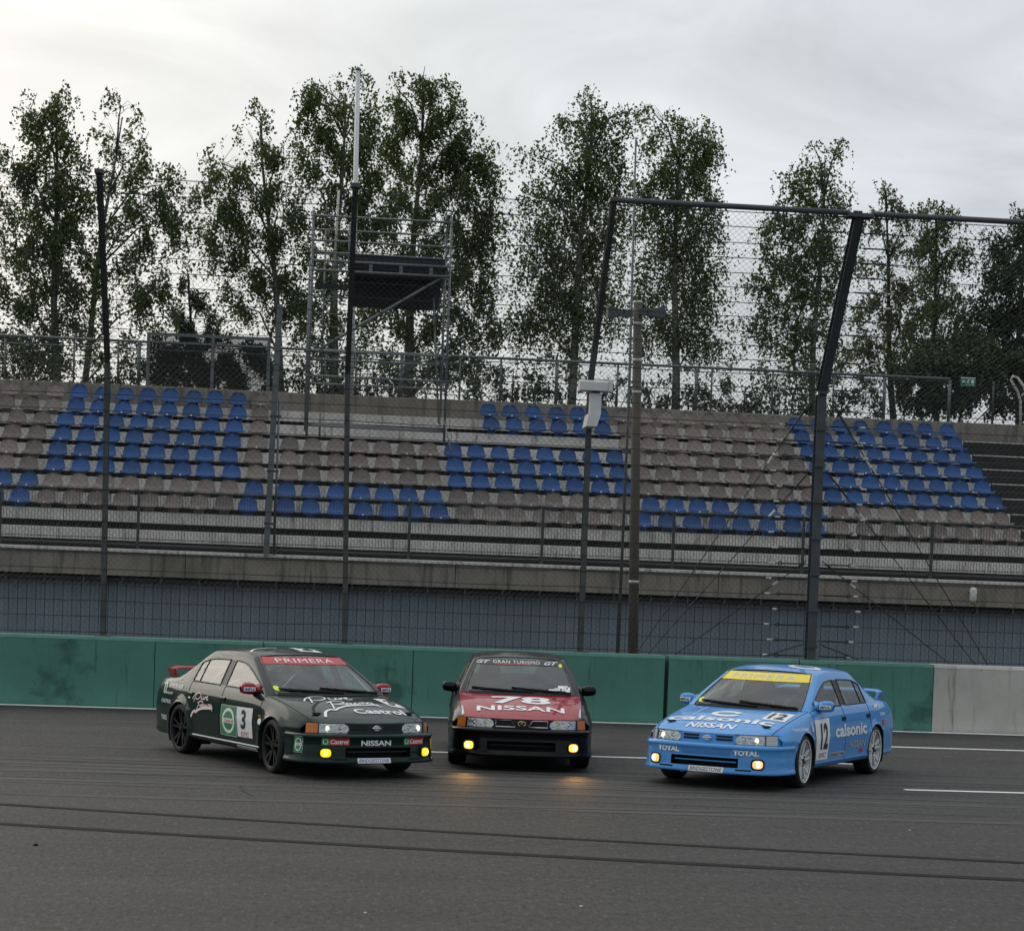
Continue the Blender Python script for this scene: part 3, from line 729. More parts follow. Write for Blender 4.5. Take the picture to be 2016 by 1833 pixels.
def crown_mesh(rng, ells, n_tw, leaf, droop, per):
    """hanging twigs with leaves spread through a union of ellipsoids (centre, radii, weight)"""
    wts = np.array([e[2] * e[1][0] * e[1][2] for e in ells]); wts = wts / wts.sum()
    idx = rng.choice(len(ells), n_tw, p=wts)
    C = np.array([e[0] for e in ells])[idx]; S = np.array([e[1] for e in ells])[idx]
    d = rng.normal(size=(n_tw, 3)); d /= np.linalg.norm(d, axis=1)[:, None]
    rad = rng.uniform(.06, 1, n_tw) ** .38
    # uneven outline: each direction reaches a different distance
    lump = 1 + .30 * np.sin(d[:, 0] * 5.1 + C[:, 0] * 3) * np.cos(d[:, 2] * 6.3 + C[:, 2] * 2) + rng.uniform(-.22, .16, n_tw)
    P = C + d * S * (rad * lump)[:, None]
    # clumping: drop twigs where a coarse wave field is low, leaves gaps to the sky
    fld = np.sin(P[:, 0] * 6.9 + 1.7 * np.sin(P[:, 2] * 3.1)) + np.sin(P[:, 2] * 5.3 + 2.1 * np.sin(P[:, 0] * 2.9)) + .7 * np.sin(P[:, 1] * 2.1 + P[:, 0])
    P = P[fld > -.30]; n_tw = len(P)
    k = per
    T_ = np.tile(np.linspace(0, 1, k), (n_tw, 1)) + rng.uniform(-.08, .08, (n_tw, k))
    az = rng.uniform(0, 2 * np.pi, n_tw); ln_ = rng.uniform(.22, .85, n_tw) * droop
    hx = np.cos(az) * ln_ * .42; hy = np.sin(az) * ln_ * .42
    cx = P[:, 0:1] + hx[:, None] * np.sqrt(np.abs(T_)) + rng.normal(0, .035, (n_tw, k))
    cyy = P[:, 1:2] + hy[:, None] * np.sqrt(np.abs(T_)) + rng.normal(0, .035, (n_tw, k))
    cz = P[:, 2:3] + .10 * T_ - ln_[:, None] * T_ ** 1.5 + rng.normal(0, .03, (n_tw, k))
    c = np.stack([cx, cyy, cz], -1).reshape(-1, 3); n = len(c)
    a = rng.normal(size=(n, 3)); a[:, 2] -= .7; a /= np.linalg.norm(a, axis=1)[:, None]
    bb = np.cross(a, rng.normal(size=(n, 3))); bb /= np.linalg.norm(bb, axis=1)[:, None]
    sz = leaf * rng.uniform(.6, 1.25, n)[:, None]
    v = np.stack([c - a * sz * .55, c + bb * sz * .36, c + a * sz * .55, c - bb * sz * .36], 1).reshape(-1, 3)
    f = np.arange(n * 4).reshape(-1, 4)
    return v, f, P
def mesh_np(name, v, f):
    me = bpy.data.meshes.new(name); n = len(f)
    me.vertices.add(len(v)); me.vertices.foreach_set('co', np.ascontiguousarray(v, dtype=np.float32).ravel())
    me.loops.add(n * 4); me.loops.foreach_set('vertex_index', f.astype(np.int32).ravel())
    me.polygons.add(n); me.polygons.foreach_set('loop_start', np.arange(0, n * 4, 4, dtype=np.int32)); me.polygons.foreach_set('loop_total', np.full(n, 4, dtype=np.int32))
    me.update(); me.validate(); return me

def tree(name, label, cat, base_px, Y, ells, dens, seed, leaf=.092, droop=1.0, lm=None, bark=None, group=None, trunk_top=None, r0=.14, forks=1, gz=6.3):
    rng = np.random.default_rng(seed); s = F_PX / Y; rr = random.Random(seed)
    es = []
    for e in ells:
        px, py, rx, ry_ = e[:4]; w = e[4] if len(e) > 4 else 1.0
        c = at(px, py, Y); dy = rr.uniform(-.5, .5)
        es.append(((c.x, Y + dy, c.z), (1.26 * rx / s, max(.5, .8 * (rx + ry_) / 2 / s), 1.15 * ry_ / s), w))
    bx = at(base_px, 800, Y).x
    root = empty(name, (bx, Y, gz)); tag(root, label, cat, group)
    area = sum(e[1][0] * e[1][2] * 3.14 * e[2] for e in es)
    n_tw = int(area * dens)
    v, f, P = crown_mesh(rng, es, n_tw, leaf, droop, 9)
    v = v - np.array([bx, Y, gz])
    cr = link_mesh("crown", mesh_np("crown", v, f), lm or m_leaf, root)
    # trunk with limbs to every clump and twigs to the leaves
    b = MB(); top = max(es, key=lambda e: e[0][2]); tp = Vector(top[0])
    if trunk_top: tp = at(trunk_top[0], trunk_top[1], Y)
    bs = Vector((bx, Y, gz)); spine = []
    for k in range(9):
        t = k / 8; q = bs.lerp(tp, t)
        q.x += math.sin(t * 5 + seed) * .10 * math.sin(t * 3.1); q.y += math.cos(t * 4 + seed) * .1 * t; spine.append(q)
    b.path([p - bs for p in spine], r0, 8, .018)
    for e in es:
        c = Vector(e[0]); best = min(spine[:-1], key=lambda q: abs((c.z - q.z) - .8 * math.hypot(c.x - q.x, .3)) + (5 if q.z > c.z else 0))
        mid = best.lerp(c, .5) + Vector((0, 0, .25 + rr.uniform(0, .3)))
        rl = min(r0 * .32, .018 + .010 * (c - best).length)
        b.path([best - bs, mid - bs, c - bs, c.lerp(Vector((c.x + rr.uniform(-.3, .3), c.y, c.z + e[1][2] * .7)), 1) - bs], rl, 6, .008)
        near = [p for p in P[::max(1, len(P) // 260)] if abs(p[0] - c.x) < e[1][0] and abs(p[2] - c.z) < e[1][2]]
        for p in near[:10]:
            p = Vector(p); a = c.lerp(Vector((best.x, best.y, c.z - .4)), rr.uniform(0, .6))
            b.path([a - bs, a.lerp(p, .55) + Vector((0, 0, .18)) - bs, p - bs], .008, 4, .003)
    b.build("trunk", bark or m_bark, root, smooth=True, local=True)
    return root
GRP = "trees behind the grandstand"
D = 150
tree("birch_tree", "leafy birch at the far left edge with a double pointed top", "tree", 116, 57.5,
     [(60, 225, 28, 45, .7), (108, 225, 30, 55), (95, 300, 62, 60), (20, 330, 45, 50, .8), (60, 400, 80, 75), (140, 400, 45, 80), (40, 500, 75, 75), (120, 520, 70, 80), (20, 610, 60, 70), (110, 630, 80, 70, .8), (50, 700, 75, 45, .7)], D, 3, r0=.13, trunk_top=(108, 215))
tree("birch_tree", "thin topped birch second from left behind the first fence post", "tree", 155, 59,
     [(240, 215, 42, 32, .45), (230, 275, 52, 45, .55), (275, 310, 28, 55, .6), (235, 360, 60, 55, .8), (320, 370, 40, 50), (280, 440, 70, 60), (345, 420, 28, 40), (250, 540, 60, 75), (300, 590, 45, 60, .8), (210, 660, 60, 60, .5), (270, 690, 40, 40, .3)], D, 8, r0=.11, trunk_top=(240, 230))
tree("birch_tree", "broad birch between the two left fence posts, left of the scaffold", "tree", 560, 60,
     [(512, 225, 22, 35, .8), (505, 290, 40, 40), (435, 320, 32, 38, .8), (560, 320, 45, 45), (470, 385, 72, 55), (560, 420, 55, 65), (500, 480, 90, 60), (440, 470, 45, 60, .8), (530, 560, 80, 60), (470, 600, 50, 40, .5), (580, 610, 45, 60, .8)], D * 1.1, 12, r0=.13, trunk_top=(512, 240))
tree("birch_tree", "tall birch whose top hides behind the white flag pole", "tree", 655, 59,
     [(655, 180, 35, 30), (612, 205, 24, 35), (705, 165, 28, 32, .8), (650, 250, 58, 50), (715, 250, 35, 55), (625, 310, 38, 60), (690, 340, 60, 60), (640, 410, 55, 60), (720, 420, 40, 60), (660, 510, 60, 70), (630, 620, 45, 70, .8), (670, 690, 60, 50, .7)], D * 1.15, 15, r0=.16, trunk_top=(680, 190))
tree("birch_tree", "biggest dense birch rising behind the scaffold tower's right side", "tree", 800, 61,
     [(830, 165, 26, 35), (785, 175, 26, 35, .8), (865, 180, 32, 40), (835, 235, 75, 50), (780, 260, 40, 60), (885, 270, 38, 60), (830, 330, 95, 60), (920, 290, 38, 40), (955, 330, 28, 45, .8), (920, 380, 60, 55), (800, 420, 75, 60), (880, 460, 80, 60), (955, 450, 38, 45), (820, 530, 95, 60), (920, 550, 60, 55), (780, 620, 85, 55), (890, 640, 75, 55), (960, 640, 50, 40, .7), (820, 710, 110, 42, .8), (930, 720, 65, 40, .6)], D * 1.1, 21, r0=.18, trunk_top=(835, 200))
tree("birch_tree", "weeping birch with bare gaps left of the corner fence post", "tree", 1120, 60,
     [(1165, 195, 22, 28), (1185, 245, 50, 35, .8), (1110, 235, 20, 18, .8), (1235, 225, 25, 22, .8), (1150, 300, 32, 45, .7), (1200, 300, 35, 50), (1060, 310, 32, 30, .8), (1120, 360, 55, 45), (1190, 370, 45, 50), (1050, 390, 30, 38, .8), (1110, 450, 70, 60), (1190, 450, 45, 60), (1060, 500, 45, 60, .8), (1140, 540, 75, 60), (1085, 600, 65, 55), (1170, 620, 55, 55, .8), (1040, 640, 35, 35, .5), (1110, 690, 50, 35, .4)], D, 27, droop=1.5, r0=.15, trunk_top=(1170, 215))
tree("birch_tree", "weeping birch leaning right of the brown loudspeaker pole", "tree", 1330, 61,
     [(1290, 225, 45, 22, .7), (1345, 245, 28, 25, .7), (1385, 275, 32, 38), (1300, 290, 40, 40, .8), (1330, 330, 58, 45), (1400, 315, 18, 40, .8), (1280, 370, 32, 50), (1340, 400, 60, 55), (1405, 400, 18, 25, .8), (1300, 460, 50, 60), (1370, 480, 45, 60), (1320, 560, 80, 55), (1400, 560, 30, 45, .7), (1350, 640, 75, 45, .9), (1290, 650, 45, 50, .7), (1400, 690, 50, 40, .4)], D * 1.05, 33, droop=1.4, r0=.15, trunk_top=(1340, 240))
tree("birch_tree", "slender birch rising above the fence tube between its two thick posts", "tree", 1600, 60,
     [(1605, 300, 20, 24, .7), (1645, 295, 18, 24, .7), (1560, 345, 30, 28, .5), (1610, 350, 45, 40, .8), (1665, 385, 25, 28, .6), (1600, 410, 60, 45), (1530, 430, 30, 30, .5), (1570, 480, 75, 45), (1640, 490, 50, 45, .8), (1540, 550, 60, 55), (1620, 570, 60, 55, .9), (1520, 640, 55, 45, .7), (1600, 660, 75, 50, .8), (1560, 730, 80, 35, .6)], D * .95, 41, r0=.12, trunk_top=(1625, 310))
tree("alder_tree", "greyish bushy tree right of the heavy fence post", "tree", 1770, 63,
     [(1740, 375, 24, 28, .6), (1760, 415, 50, 32, .7), (1720, 450, 35, 35, .6), (1790, 460, 45, 40, .7), (1750, 520, 75, 50, .9), (1800, 590, 80, 55), (1730, 620, 60, 55, .9), (1780, 680, 90, 50, 1.0), (1700, 710, 60, 40, .8)], D * .95, 47, lm=m_leafp, bark=m_barkd, droop=.7, r0=.13)
tree("birch_tree", "small round topped tree between the greyish tree and the right edge", "tree", 1850, 61,
     [(1845, 415, 40, 22, .8), (1860, 450, 42, 35, .9), (1885, 490, 30, 35, .8), (1840, 510, 40, 40, .9), (1870, 560, 35, 40, .6), (1850, 620, 60, 45, .8), (1830, 690, 60, 40)], D, 53, r0=.10, bark=m_barkd)
tree("birch_tree", "dark leafy tree cut off by the right edge of the picture", "tree", 2010, 60,
     [(2010, 440, 30, 30, .8), (1985, 490, 42, 38), (2040, 500, 50, 60), (1960, 550, 40, 45, .8), (2010, 570, 60, 60), (1950, 640, 70, 55), (2030, 650, 60, 60), (1900, 690, 60, 45), (1980, 710, 90, 50)], D * 1.3, 59, r0=.14, bark=m_barkd, lm=m_leafd, droop=.8)
# understorey
SH = "shrubs behind the grandstand"
tree("spruce_tree", "small dark conical spruce left of the scaffold behind the gate panel", "tree", 375, 64,
     [(370, 545, 14, 28, .8), (373, 580, 24, 26), (376, 610, 36, 26), (380, 640, 50, 28), (378, 680, 62, 32), (375, 725, 75, 30)], D * 2.2, 61, lm=m_leafd, bark=m_barkd, droop=.5, r0=.1, leaf=.08)
for k, (px, wd, ht, lab) in enumerate(((40, 70, 45, "low shrub at the far left behind the rear fence"), (235, 60, 30, "low shrub behind the first fence post"), (470, 80, 45, "dark shrub behind the gate panel, right half"),
     (620, 60, 40, "low shrub behind the left scaffold legs"), (740, 70, 32, "low shrub behind the scaffold's lower rails"), (1010, 80, 38, "low shrub right of the scaffold above blue seats"), (1215, 60, 36, "low shrub behind the camera unit"),
     (1330, 70, 34, "low shrub right of the concrete pole"), (1470, 80, 34, "low shrub left of the heavy fence post"), (1650, 80, 50, "dark shrub behind the heavy fence post"))):
    y = 752 + px * .043 - ht * .9; wd *= 1.25; ht *= 1.35
    tree("shrub", lab, "shrub", px, 55.5 + (k % 3), [(px, y, wd, ht, .6), (px - wd * .5, y + 14, wd * .5, ht * .7, .6), (px + wd * .45, y + 8, wd * .5, ht * .8, .6)], D * .5, 70 + k, lm=m_leafd, bark=m_barkd, droop=.6, r0=.04, group=SH, leaf=.10)
tree("shrub", "dense dark shrub filling the view through the gate panel", "shrub", 420, 57, [(330, 725, 50, 35), (400, 720, 60, 40), (470, 720, 55, 45), (520, 725, 40, 40), (440, 690, 60, 30)], D * 1.7, 95, lm=m_leafd, bark=m_barkd, droop=.5, r0=.05, group=SH, leaf=.09)
tree("shrub", "dense dark hedge mass at the right behind the exit sign", "shrub", 1880, 56, [(1820, 760, 70, 55), (1900, 750, 80, 60), (1980, 745, 80, 70), (2050, 740, 70, 80), (1940, 700, 90, 45)], D * 2.0, 91, lm=m_leafd, bark=m_barkd, droop=.5, r0=.05, group=SH, leaf=.10)
# ------------------------------------------------------------------ race saloons (x forward, y left, z up)
LOW = [(.42, .19), (.775, .183), (.815, .205), (.836, .245), (.828, .27), (.836, .40), (.846, .535), (.842, .552), (.830, .70), (.797, .822)]   # j 0..9
NJ = 16
def st(x, T, up, offs=None, low=None):
    """one half section: list of 16 (x, y, z); up = six (y, z) from belt to centre line, offs = x shifts of those six"""
    offs = offs or [0] * 6; pts = []
    lw = low or LOW
    for (y, z) in lw: pts.append((x, y * T, z))
    for (y, z), o in zip(up, offs): pts.append((x + o, y, z))
    return pts
def lowz(z8, z9):
    q = list(LOW); q[8] = (q[8][0], z8); q[9] = (q[9][0], z9); return q
STN = [
    st(-2.19, .905, [(.67, .79), (.635, .828), (.60, .84), (.52, .846), (.27, .852), (0, .852)], low=lowz(.66, .745)),
    st(-2.12, .95, [(.705, .838), (.665, .868), (.615, .878), (.53, .883), (.28, .889), (0, .89)], low=lowz(.68, .785)),
    st(-1.86, .985, [(.738, .862), (.695, .890), (.645, .90), (.56, .906), (.29, .912), (0, .913)], low=lowz(.695, .81)),
    st(-1.60, .998, [(.748, .872), (.705, .902), (.66, .914), (.58, .920), (.30, .926), (0, .927)], [0, 0, -.01, -.01, -.03, -.04]),
    st(-1.46, 1, [(.752, .876), (.697, .945), (.668, .965), (.605, .973), (.32, .978), (0, .98)], [0, 0, 0, -.01, -.04, -.05]),
    st(-1.17, 1, [(.757, .878), (.650, 1.088), (.617, 1.117), (.562, 1.130), (.30, 1.150), (0, 1.155)], [0, 0.02, .01, 0, -.03, -.04]),
    st(-1.09, 1, [(.759, .878), (.638, 1.125), (.603, 1.160), (.547, 1.177), (.292, 1.198), (0, 1.204)], [0, .03, .02, .0, -.03, -.04]),
    st(-.90, 1, [(.761, .876), (.612, 1.198), (.575, 1.242), (.51, 1.268), (.28, 1.292), (0, 1.300)], [0, .02, .02, .02, -.01, -.02]),
    st(-.60, 1, [(.763, .874), (.603, 1.214), (.566, 1.260), (.50, 1.286), (.275, 1.308), (0, 1.316)]),
    st(-.24, 1, [(.764, .872), (.600, 1.222), (.562, 1.270), (.495, 1.295), (.275, 1.316), (0, 1.323)], [0, -.03, -.03, 0, 0, 0]),
    st(-.13, 1, [(.764, .871), (.600, 1.220), (.562, 1.268), (.495, 1.293), (.275, 1.314), (0, 1.321)], [0, -.03, -.03, 0, 0, 0]),
    st(.06, 1, [(.764, .870), (.602, 1.206), (.565, 1.252), (.50, 1.276), (.28, 1.298), (0, 1.306)]),
    st(.20, 1, [(.764, .870), (.608, 1.180), (.578, 1.218), (.540, 1.236), (.30, 1.258), (0, 1.265)], [0, 0, 0, .02, .07, .09]),
    st(.50, 1, [(.762, .866), (.668, 1.050), (.648, 1.072), (.620, 1.082), (.33, 1.098), (0, 1.104)], [0, 0, 0, .02, .08, .10]),
    st(.78, 1, [(.758, .858), (.724, .918), (.710, .932), (.690, .936), (.36, .944), (0, .948)], [0, 0, 0, .02, .09, .11]),
    st(.95, 1, [(.752, .826), (.738, .833), (.726, .836), (.708, .837), (.36, .845), (0, .849)], [0, 0, 0, .01, .08, .10], low=lowz(.695, .808)),
    st(1.15, 1, [(.756, .788), (.727, .803), (.682, .813), (.60, .820), (.32, .829), (0, .833)], [0, 0, 0, .01, .03, .04], low=lowz(.67, .762)),
    st(1.45, 1, [(.757, .738), (.727, .755), (.682, .767), (.60, .776), (.32, .787), (0, .791)], low=lowz(.635, .705)),
    st(1.70, .985, [(.745, .678), (.715, .696), (.67, .708), (.59, .718), (.31, .731), (0, .735)], low=lowz(.59, .648)),
    st(1.86, .955, [(.722, .628), (.690, .645), (.645, .657), (.57, .667), (.30, .682), (0, .687)], [0, .01, .02, .03, .05, .06], low=lowz(.565, .605)),
    [(1.86, .40, .19)] + [(1.88, y * .93, z) for y, z in LOW[1:8]] + [(1.885, .765, .56), (1.895, .738, .585)] +
    [(1.905, .708, .602), (1.935, .680, .607), (1.975, .635, .609), (2.025, .56, .609), (2.085, .30, .606), (2.105, 0, .602)],
]
NI = len(STN)
SHELL, HOOD, ROOF, TRUNK, FDOOR, RDOOR, WIND, REARW, SIDE_F, SIDE_R, SIDE_Q, PILLAR = range(12)
def panel_id(i, j):
    """face between stations i, i+1 and section points j, j+1"""
    if 10 <= j <= 10:                       # belt to glass top
        if i in (5, 4): return SHELL
        if i in (6,): return SIDE_Q
        if i in (7, 8): return SIDE_R
        if i == 9: return PILLAR
        if i in (10, 11, 12): return SIDE_F
        if i == 13: return SIDE_F
    if j >= 13 and i in (12, 13, 14): return WIND
    if j >= 13 and i in (4, 5, 6): return REARW
    if j >= 12 and 7 <= i <= 11: return ROOF
    if j >= 11 and i >= 15: return HOOD
    if j >= 11 and i in (1, 2): return TRUNK
    if 3 <= j <= 9:
        if 10 <= i <= 14: return FDOOR
        if 6 <= i <= 9: return RDOOR
    return SHELL
def make_shell():
    bm = bmesh.new(); side = {}
    cap = [(-2.205, y * .5, .55 + (z - .55) * .55) for (x, y, z) in STN[0]]
    rows = [cap] + STN
    for s in (1, -1):
        for i, r in enumerate(rows):
            for j, (x, y, z) in enumerate(r):
                if j == NJ - 1 and s == -1: side[(s, i, j)] = side[(1, i, j)]; continue
                side[(s, i, j)] = bm.verts.new((x, y * s, z))
    cl = bm.edges.layers.float.new('crease_edge')
    for s in (1, -1):
        for i in range(len(rows) - 1):
            for j in range(NJ - 1):
                q = [side[(s, i, j)], side[(s, i + 1, j)], side[(s, i + 1, j + 1)], side[(s, i, j + 1)]]
                if s == 1: q.reverse()
                f = bm.faces.new(q); f.material_index = SHELL if i == 0 else panel_id(i - 1, j)
    bm.edges.ensure_lookup_table()
    for e in bm.edges:       # keep sharp lines where the pressing has them
        a, b_ = e.verts
        for i in range(len(rows)):
            pass
    key = {v: k for k, v in side.items()}
    for e in bm.edges:
        ka, kb = key[e.verts[0]], key[e.verts[1]]
        if ka[2] == kb[2] and ka[2] in (3, 10): e[cl] = .7
        if ka[2] == kb[2] and ka[2] in (12,) and 7 <= ka[1] <= 14: e[cl] = .45
        if ka[2] == kb[2] and ka[2] in (11,) and ka[1] >= 16: e[cl] = .75
        if ka[1] == kb[1] and ka[1] in (8, 13, 5) and ka[2] >= 12 and kb[2] >= 12: e[cl] = .5
        if ka[2] == kb[2] and ka[2] in (6,): e[cl] = .35
        if ka[1] == kb[1] and ka[1] in (16, 21): e[cl] = .6
        if ka[1] == kb[1] and ka[1] in (2,) and ka[2] >= 10 and kb[2] >= 10: e[cl] = .5
    me = bpy.data.meshes.new("shell_cage"); bm.to_mesh(me); bm.free()
    for k in range(12): me.materials.append(None)
    o = bpy.data.objects.new("shell_cage", me); COL.objects.link(o)
    md = o.modifiers.new("s", 'SUBSURF'); md.levels = 3; md.render_levels = 3
    dg = bpy.context.evaluated_depsgraph_get(); dg.update()
    ev = o.evaluated_get(dg); m2 = bpy.data.meshes.new_from_object(ev, preserve_all_data_layers=True, depsgraph=dg)
    n = len(m2.vertices); co = np.empty(n * 3, np.float32); m2.vertices.foreach_get('co', co); co = co.reshape(-1, 3).astype(float)
    faces = [tuple(p.vertices) for p in m2.polygons]; ids = [p.material_index for p in m2.polygons]
    bpy.data.objects.remove(o); bpy.data.meshes.remove(me); bpy.data.meshes.remove(m2)
    return co, faces, ids
WR, AR, WX, WZ = .300, .318, 1.275, .300
AZ = .302
co, faces, ids = make_shell()
keep_f = []; keep_i = []
for wx in (WX, -WX):
    d = np.hypot(co[:, 0] - wx, co[:, 2] - AZ)
    near = (np.abs(d - AR) < .024) & (np.abs(co[:, 1]) > .55) & (co[:, 2] < .72)
    sc = np.where(near, AR / np.maximum(d, 1e-6), 1.0)
    co[:, 0] = np.where(near, wx + (co[:, 0] - wx) * sc, co[:, 0]); co[:, 2] = np.where(near, AZ + (co[:, 2] - AZ) * sc, co[:, 2])
    d = np.hypot(co[:, 0] - wx, co[:, 2] - AZ)
    sidev = (np.abs(co[:, 1]) > .7) & (co[:, 2] < .72)
    co[:, 1] += np.where(sidev, np.sign(co[:, 1]) * .014 * np.exp(-((d - AR) / .055) ** 2), 0)
for f, pid in zip(faces, ids):
    c = co[list(f)].mean(0); cut = False
    for wx in (WX, -WX):
        if math.hypot(c[0] - wx, c[2] - AZ) < AR - .002 and c[2] < .65 and abs(c[1]) > .40: cut = True
    if not cut: keep_f.append(f); keep_i.append(pid)
BVH = BVHTree.FromPolygons([Vector(v) for v in co], faces)
def sub_mesh(name, sel):
    used = {}; vs = []; fs = []
    for f in sel:
        q = []
        for v in f:
            if v not in used: used[v] = len(vs); vs.append(tuple(co[v]))
            q.append(used[v])
        fs.append(q)
    me = bpy.data.meshes.new(name); me.from_pydata(vs, [], fs); me.polygons.foreach_set('use_smooth', [True] * len(fs)); me.update(); return me
PM = {}
cen = [co[list(f)].mean(0) for f in keep_f]
for pid, nm in ((SHELL, "body_shell"), (HOOD, "hood"), (ROOF, "roof"), (TRUNK, "boot_lid"), (WIND, "windscreen"), (REARW, "rear_window")):
    PM[nm] = sub_mesh(nm, [f for f, k in zip(keep_f, keep_i) if k == pid])
PM["pillar"] = {s: sub_mesh("pillar", [f for f, k, c in zip(keep_f, keep_i, cen) if k == PILLAR and c[1] * s > 0]) for s in (1, -1)}
for sd, s in (("left", 1), ("right", -1)):
    for pid, nm in ((FDOOR, "front_door"), (RDOOR, "rear_door"), (SIDE_F, "front_side_window"), (SIDE_R, "rear_side_window"), (SIDE_Q, "quarter_window")):
        PM[(nm, s)] = sub_mesh(nm, [f for f, k, c in zip(keep_f, keep_i, cen) if k == pid and c[1] * s > 0])
# seams between panels, rubber round the glass
edge = {}
for f, k in zip(keep_f, keep_i):
    for a, b_ in zip(f, f[1:] + f[:1]):
        edge.setdefault((min(a, b_), max(a, b_)), []).append(k)
GL = {WIND, REARW, SIDE_F, SIDE_R, SIDE_Q}
gap = {}; seal = {}
for (a, b_), ks in edge.items():
    if len(ks) == 2 and ks[0] != ks[1]:
        if ks[0] in GL or ks[1] in GL: seal.setdefault(([k for k in ks if k in GL][0], (0 if (WIND in ks or REARW in ks) else 1 if co[a][1] > 0 else -1)), MB()).tube(co[a], co[b_], .0095, 5, cap=False)
        elif PILLAR not in ks and not (set(ks) == {SHELL, ROOF}): gap.setdefault((max(ks), 0 if (ROOF in ks) else 1 if co[a][1] > 0 else -1, bool(set(ks) == {RDOOR, SHELL} and co[a][2] + co[b_][2] > .84)), MB()).tube(co[a], co[b_], .0042, 4, cap=False)
PM["panel_gap"] = {k: v.mesh("panel_gap") for k, v in gap.items()}; PM["window_seal"] = {k: v.mesh("window_seal", smooth=True) for k, v in seal.items()}

# ---- front bumper: vertical profile swept along a plan curve
def catmull(pts, n):
    P = [Vector(p) for p in pts]; out = []
    for i in range(len(P) - 1):
        p0, p1, p2, p3 = P[max(i - 1, 0)], P[i], P[i + 1], P[min(i + 2, len(P) - 1)]
        for k in range(n):
            t = k / n; out.append(.5 * ((2 * p1) + (p2 - p0) * t + (2 * p0 - 5 * p1 + 4 * p2 - p3) * t * t + (3 * p1 - p0 - 3 * p2 + p3) * t ** 3))
    out.append(P[-1]); return out
half = [(2.215, 0), (2.206, .28), (2.17, .50), (2.10, .67), (1.99, .775), (1.82, .826), (1.625, .845)]
plan = catmull([(x, -y, 0) for x, y in reversed(half)] + [(x, y, 0) for x, y in half[1:]], 8)
def plan_n(pl):
    out = []
    for i in range(len(pl)):
        t = (pl[min(i + 1, len(pl) - 1)] - pl[max(i - 1, 0)]).normalized(); out.append(Vector((t.y, -t.x, 0)))
    return out
plan_normals = plan_n(plan)
bprof = [(-.09, .497), (-.03, .494), (-.006, .486), (.004, .472), (.004, .452), (-.002, .444), (-.006, .436), (-.006, .40), (-.006, .367), (-.004, .35), (-.002, .33), (0, .30), (.001, .27), (.003, .245), (.008, .222), (.016, .205), (.019, .188), (.014, .176), (-.02, .172), (-.10, .172)]
def bumper_mesh():
    b = MB(); rows = [[p + n_ * o + Vector((0, 0, z)) for p, n_ in zip(plan, plan_normals)] for o, z in bprof]
    nv = len(plan)
    for r in rows: b.v += [tuple(p) for p in r]
    for i in range(len(rows) - 1):
        for k in range(nv - 1):
            c = (rows[i][k] + rows[i + 1][k + 1]) / 2
            if abs(c.y) < .385 and .255 < c.z < .352: continue            # main air intake
            if math.hypot(c.x - WX, c.z - AZ) < AR: continue
            a = i * nv + k; b.f.append((a, a + nv, a + nv + 1, a + 1))
    me = b.mesh("front_bumper", smooth=True); return me
PM["front_bumper"] = bumper_mesh()
b = MB(); b.box(2.02, 2.03, -.42, .42, .235, .375); b.box(2.02, 2.19, -.42, .42, .232, .236); b.box(2.02, 2.19, -.42, .42, .372, .376)
b.box(2.02, 2.18, -.42, -.41, .235, .375); b.box(2.02, 2.18, .41, .42, .235, .375); PM["air_intake"] = b.mesh("air_intake")
b = MB()
for z in (.305,):
    b.grid([[p + n_ * (-.03) + Vector((0, 0, z + dz)) for p, n_ in zip(plan, plan_normals) if abs(p.y) < .39] for dz in (.007, -.007)])
PM["intake_bar"] = b.mesh("intake_bar")
def plan_at(y, o=0, pl=None, nl=None):
    pl = pl or plan; nl = nl or plan_normals
    for k in range(len(pl) - 1):
        if pl[k].y <= y <= pl[k + 1].y or (k == len(pl) - 2):
            t = (y - pl[k].y) / max(1e-6, pl[k + 1].y - pl[k].y); t = min(1, max(0, t))
            return pl[k].lerp(pl[k + 1], t) + nl[k].lerp(nl[k + 1], t) * o
# nose band with grille and lamps
nhalf = [(2.115, 0), (2.108, .25), (2.065, .50), (2.00, .635), (1.93, .715), (1.84, .765)]
nplan = catmull([(x, -y, 0) for x, y in reversed(nhalf)] + [(x, y, 0) for x, y in nhalf[1:]], 8); nnorm = plan_n(nplan)
def nose(y0, y1, z0, z1, o=0, n=12, rake=.012, rz=None):
    """patch of the nose surface between y0..y1 and z0..z1, raised by o"""
    rows = []
    for i in range(5):
        z = z0 + (z1 - z0) * i / 4
        rows.append([plan_at(y0 + (y1 - y0) * k / n, o + rake * (.60 - z) / .1, nplan, nnorm) + Vector((0, 0, z)) for k in range(n + 1)])
    return rows
b = MB(); b.grid(nose(-.765, .765, .455, .606, -.004, 60)); PM["nose_panel"] = b.mesh("nose_panel", smooth=True)
def lamp_patch(ya, yb, z0, z1, o, cut=0.0, n=10):
    """headlamp lens: inner end rounded by cut"""
    b = MB(); rows = nose(ya, yb, z0, z1, o, n); h = (z1 - z0)
    for i, r in enumerate(rows):
        t = abs(i / 4 - .42) * 2
        for k, p in enumerate(r):
            u = k / n
            # pull the inner end in towards the corners
            pull = cut * max(0, (t - .2)) ** 2 * (1 - u) if cut > 0 else 0
            q = plan_at((ya + (yb - ya) * u) + math.copysign(pull, yb - ya), o + .012 * (.60 - p.z) / .1, nplan, nnorm)
            r[k] = Vector((q.x, q.y, p.z))
    b.grid(rows)
    return b
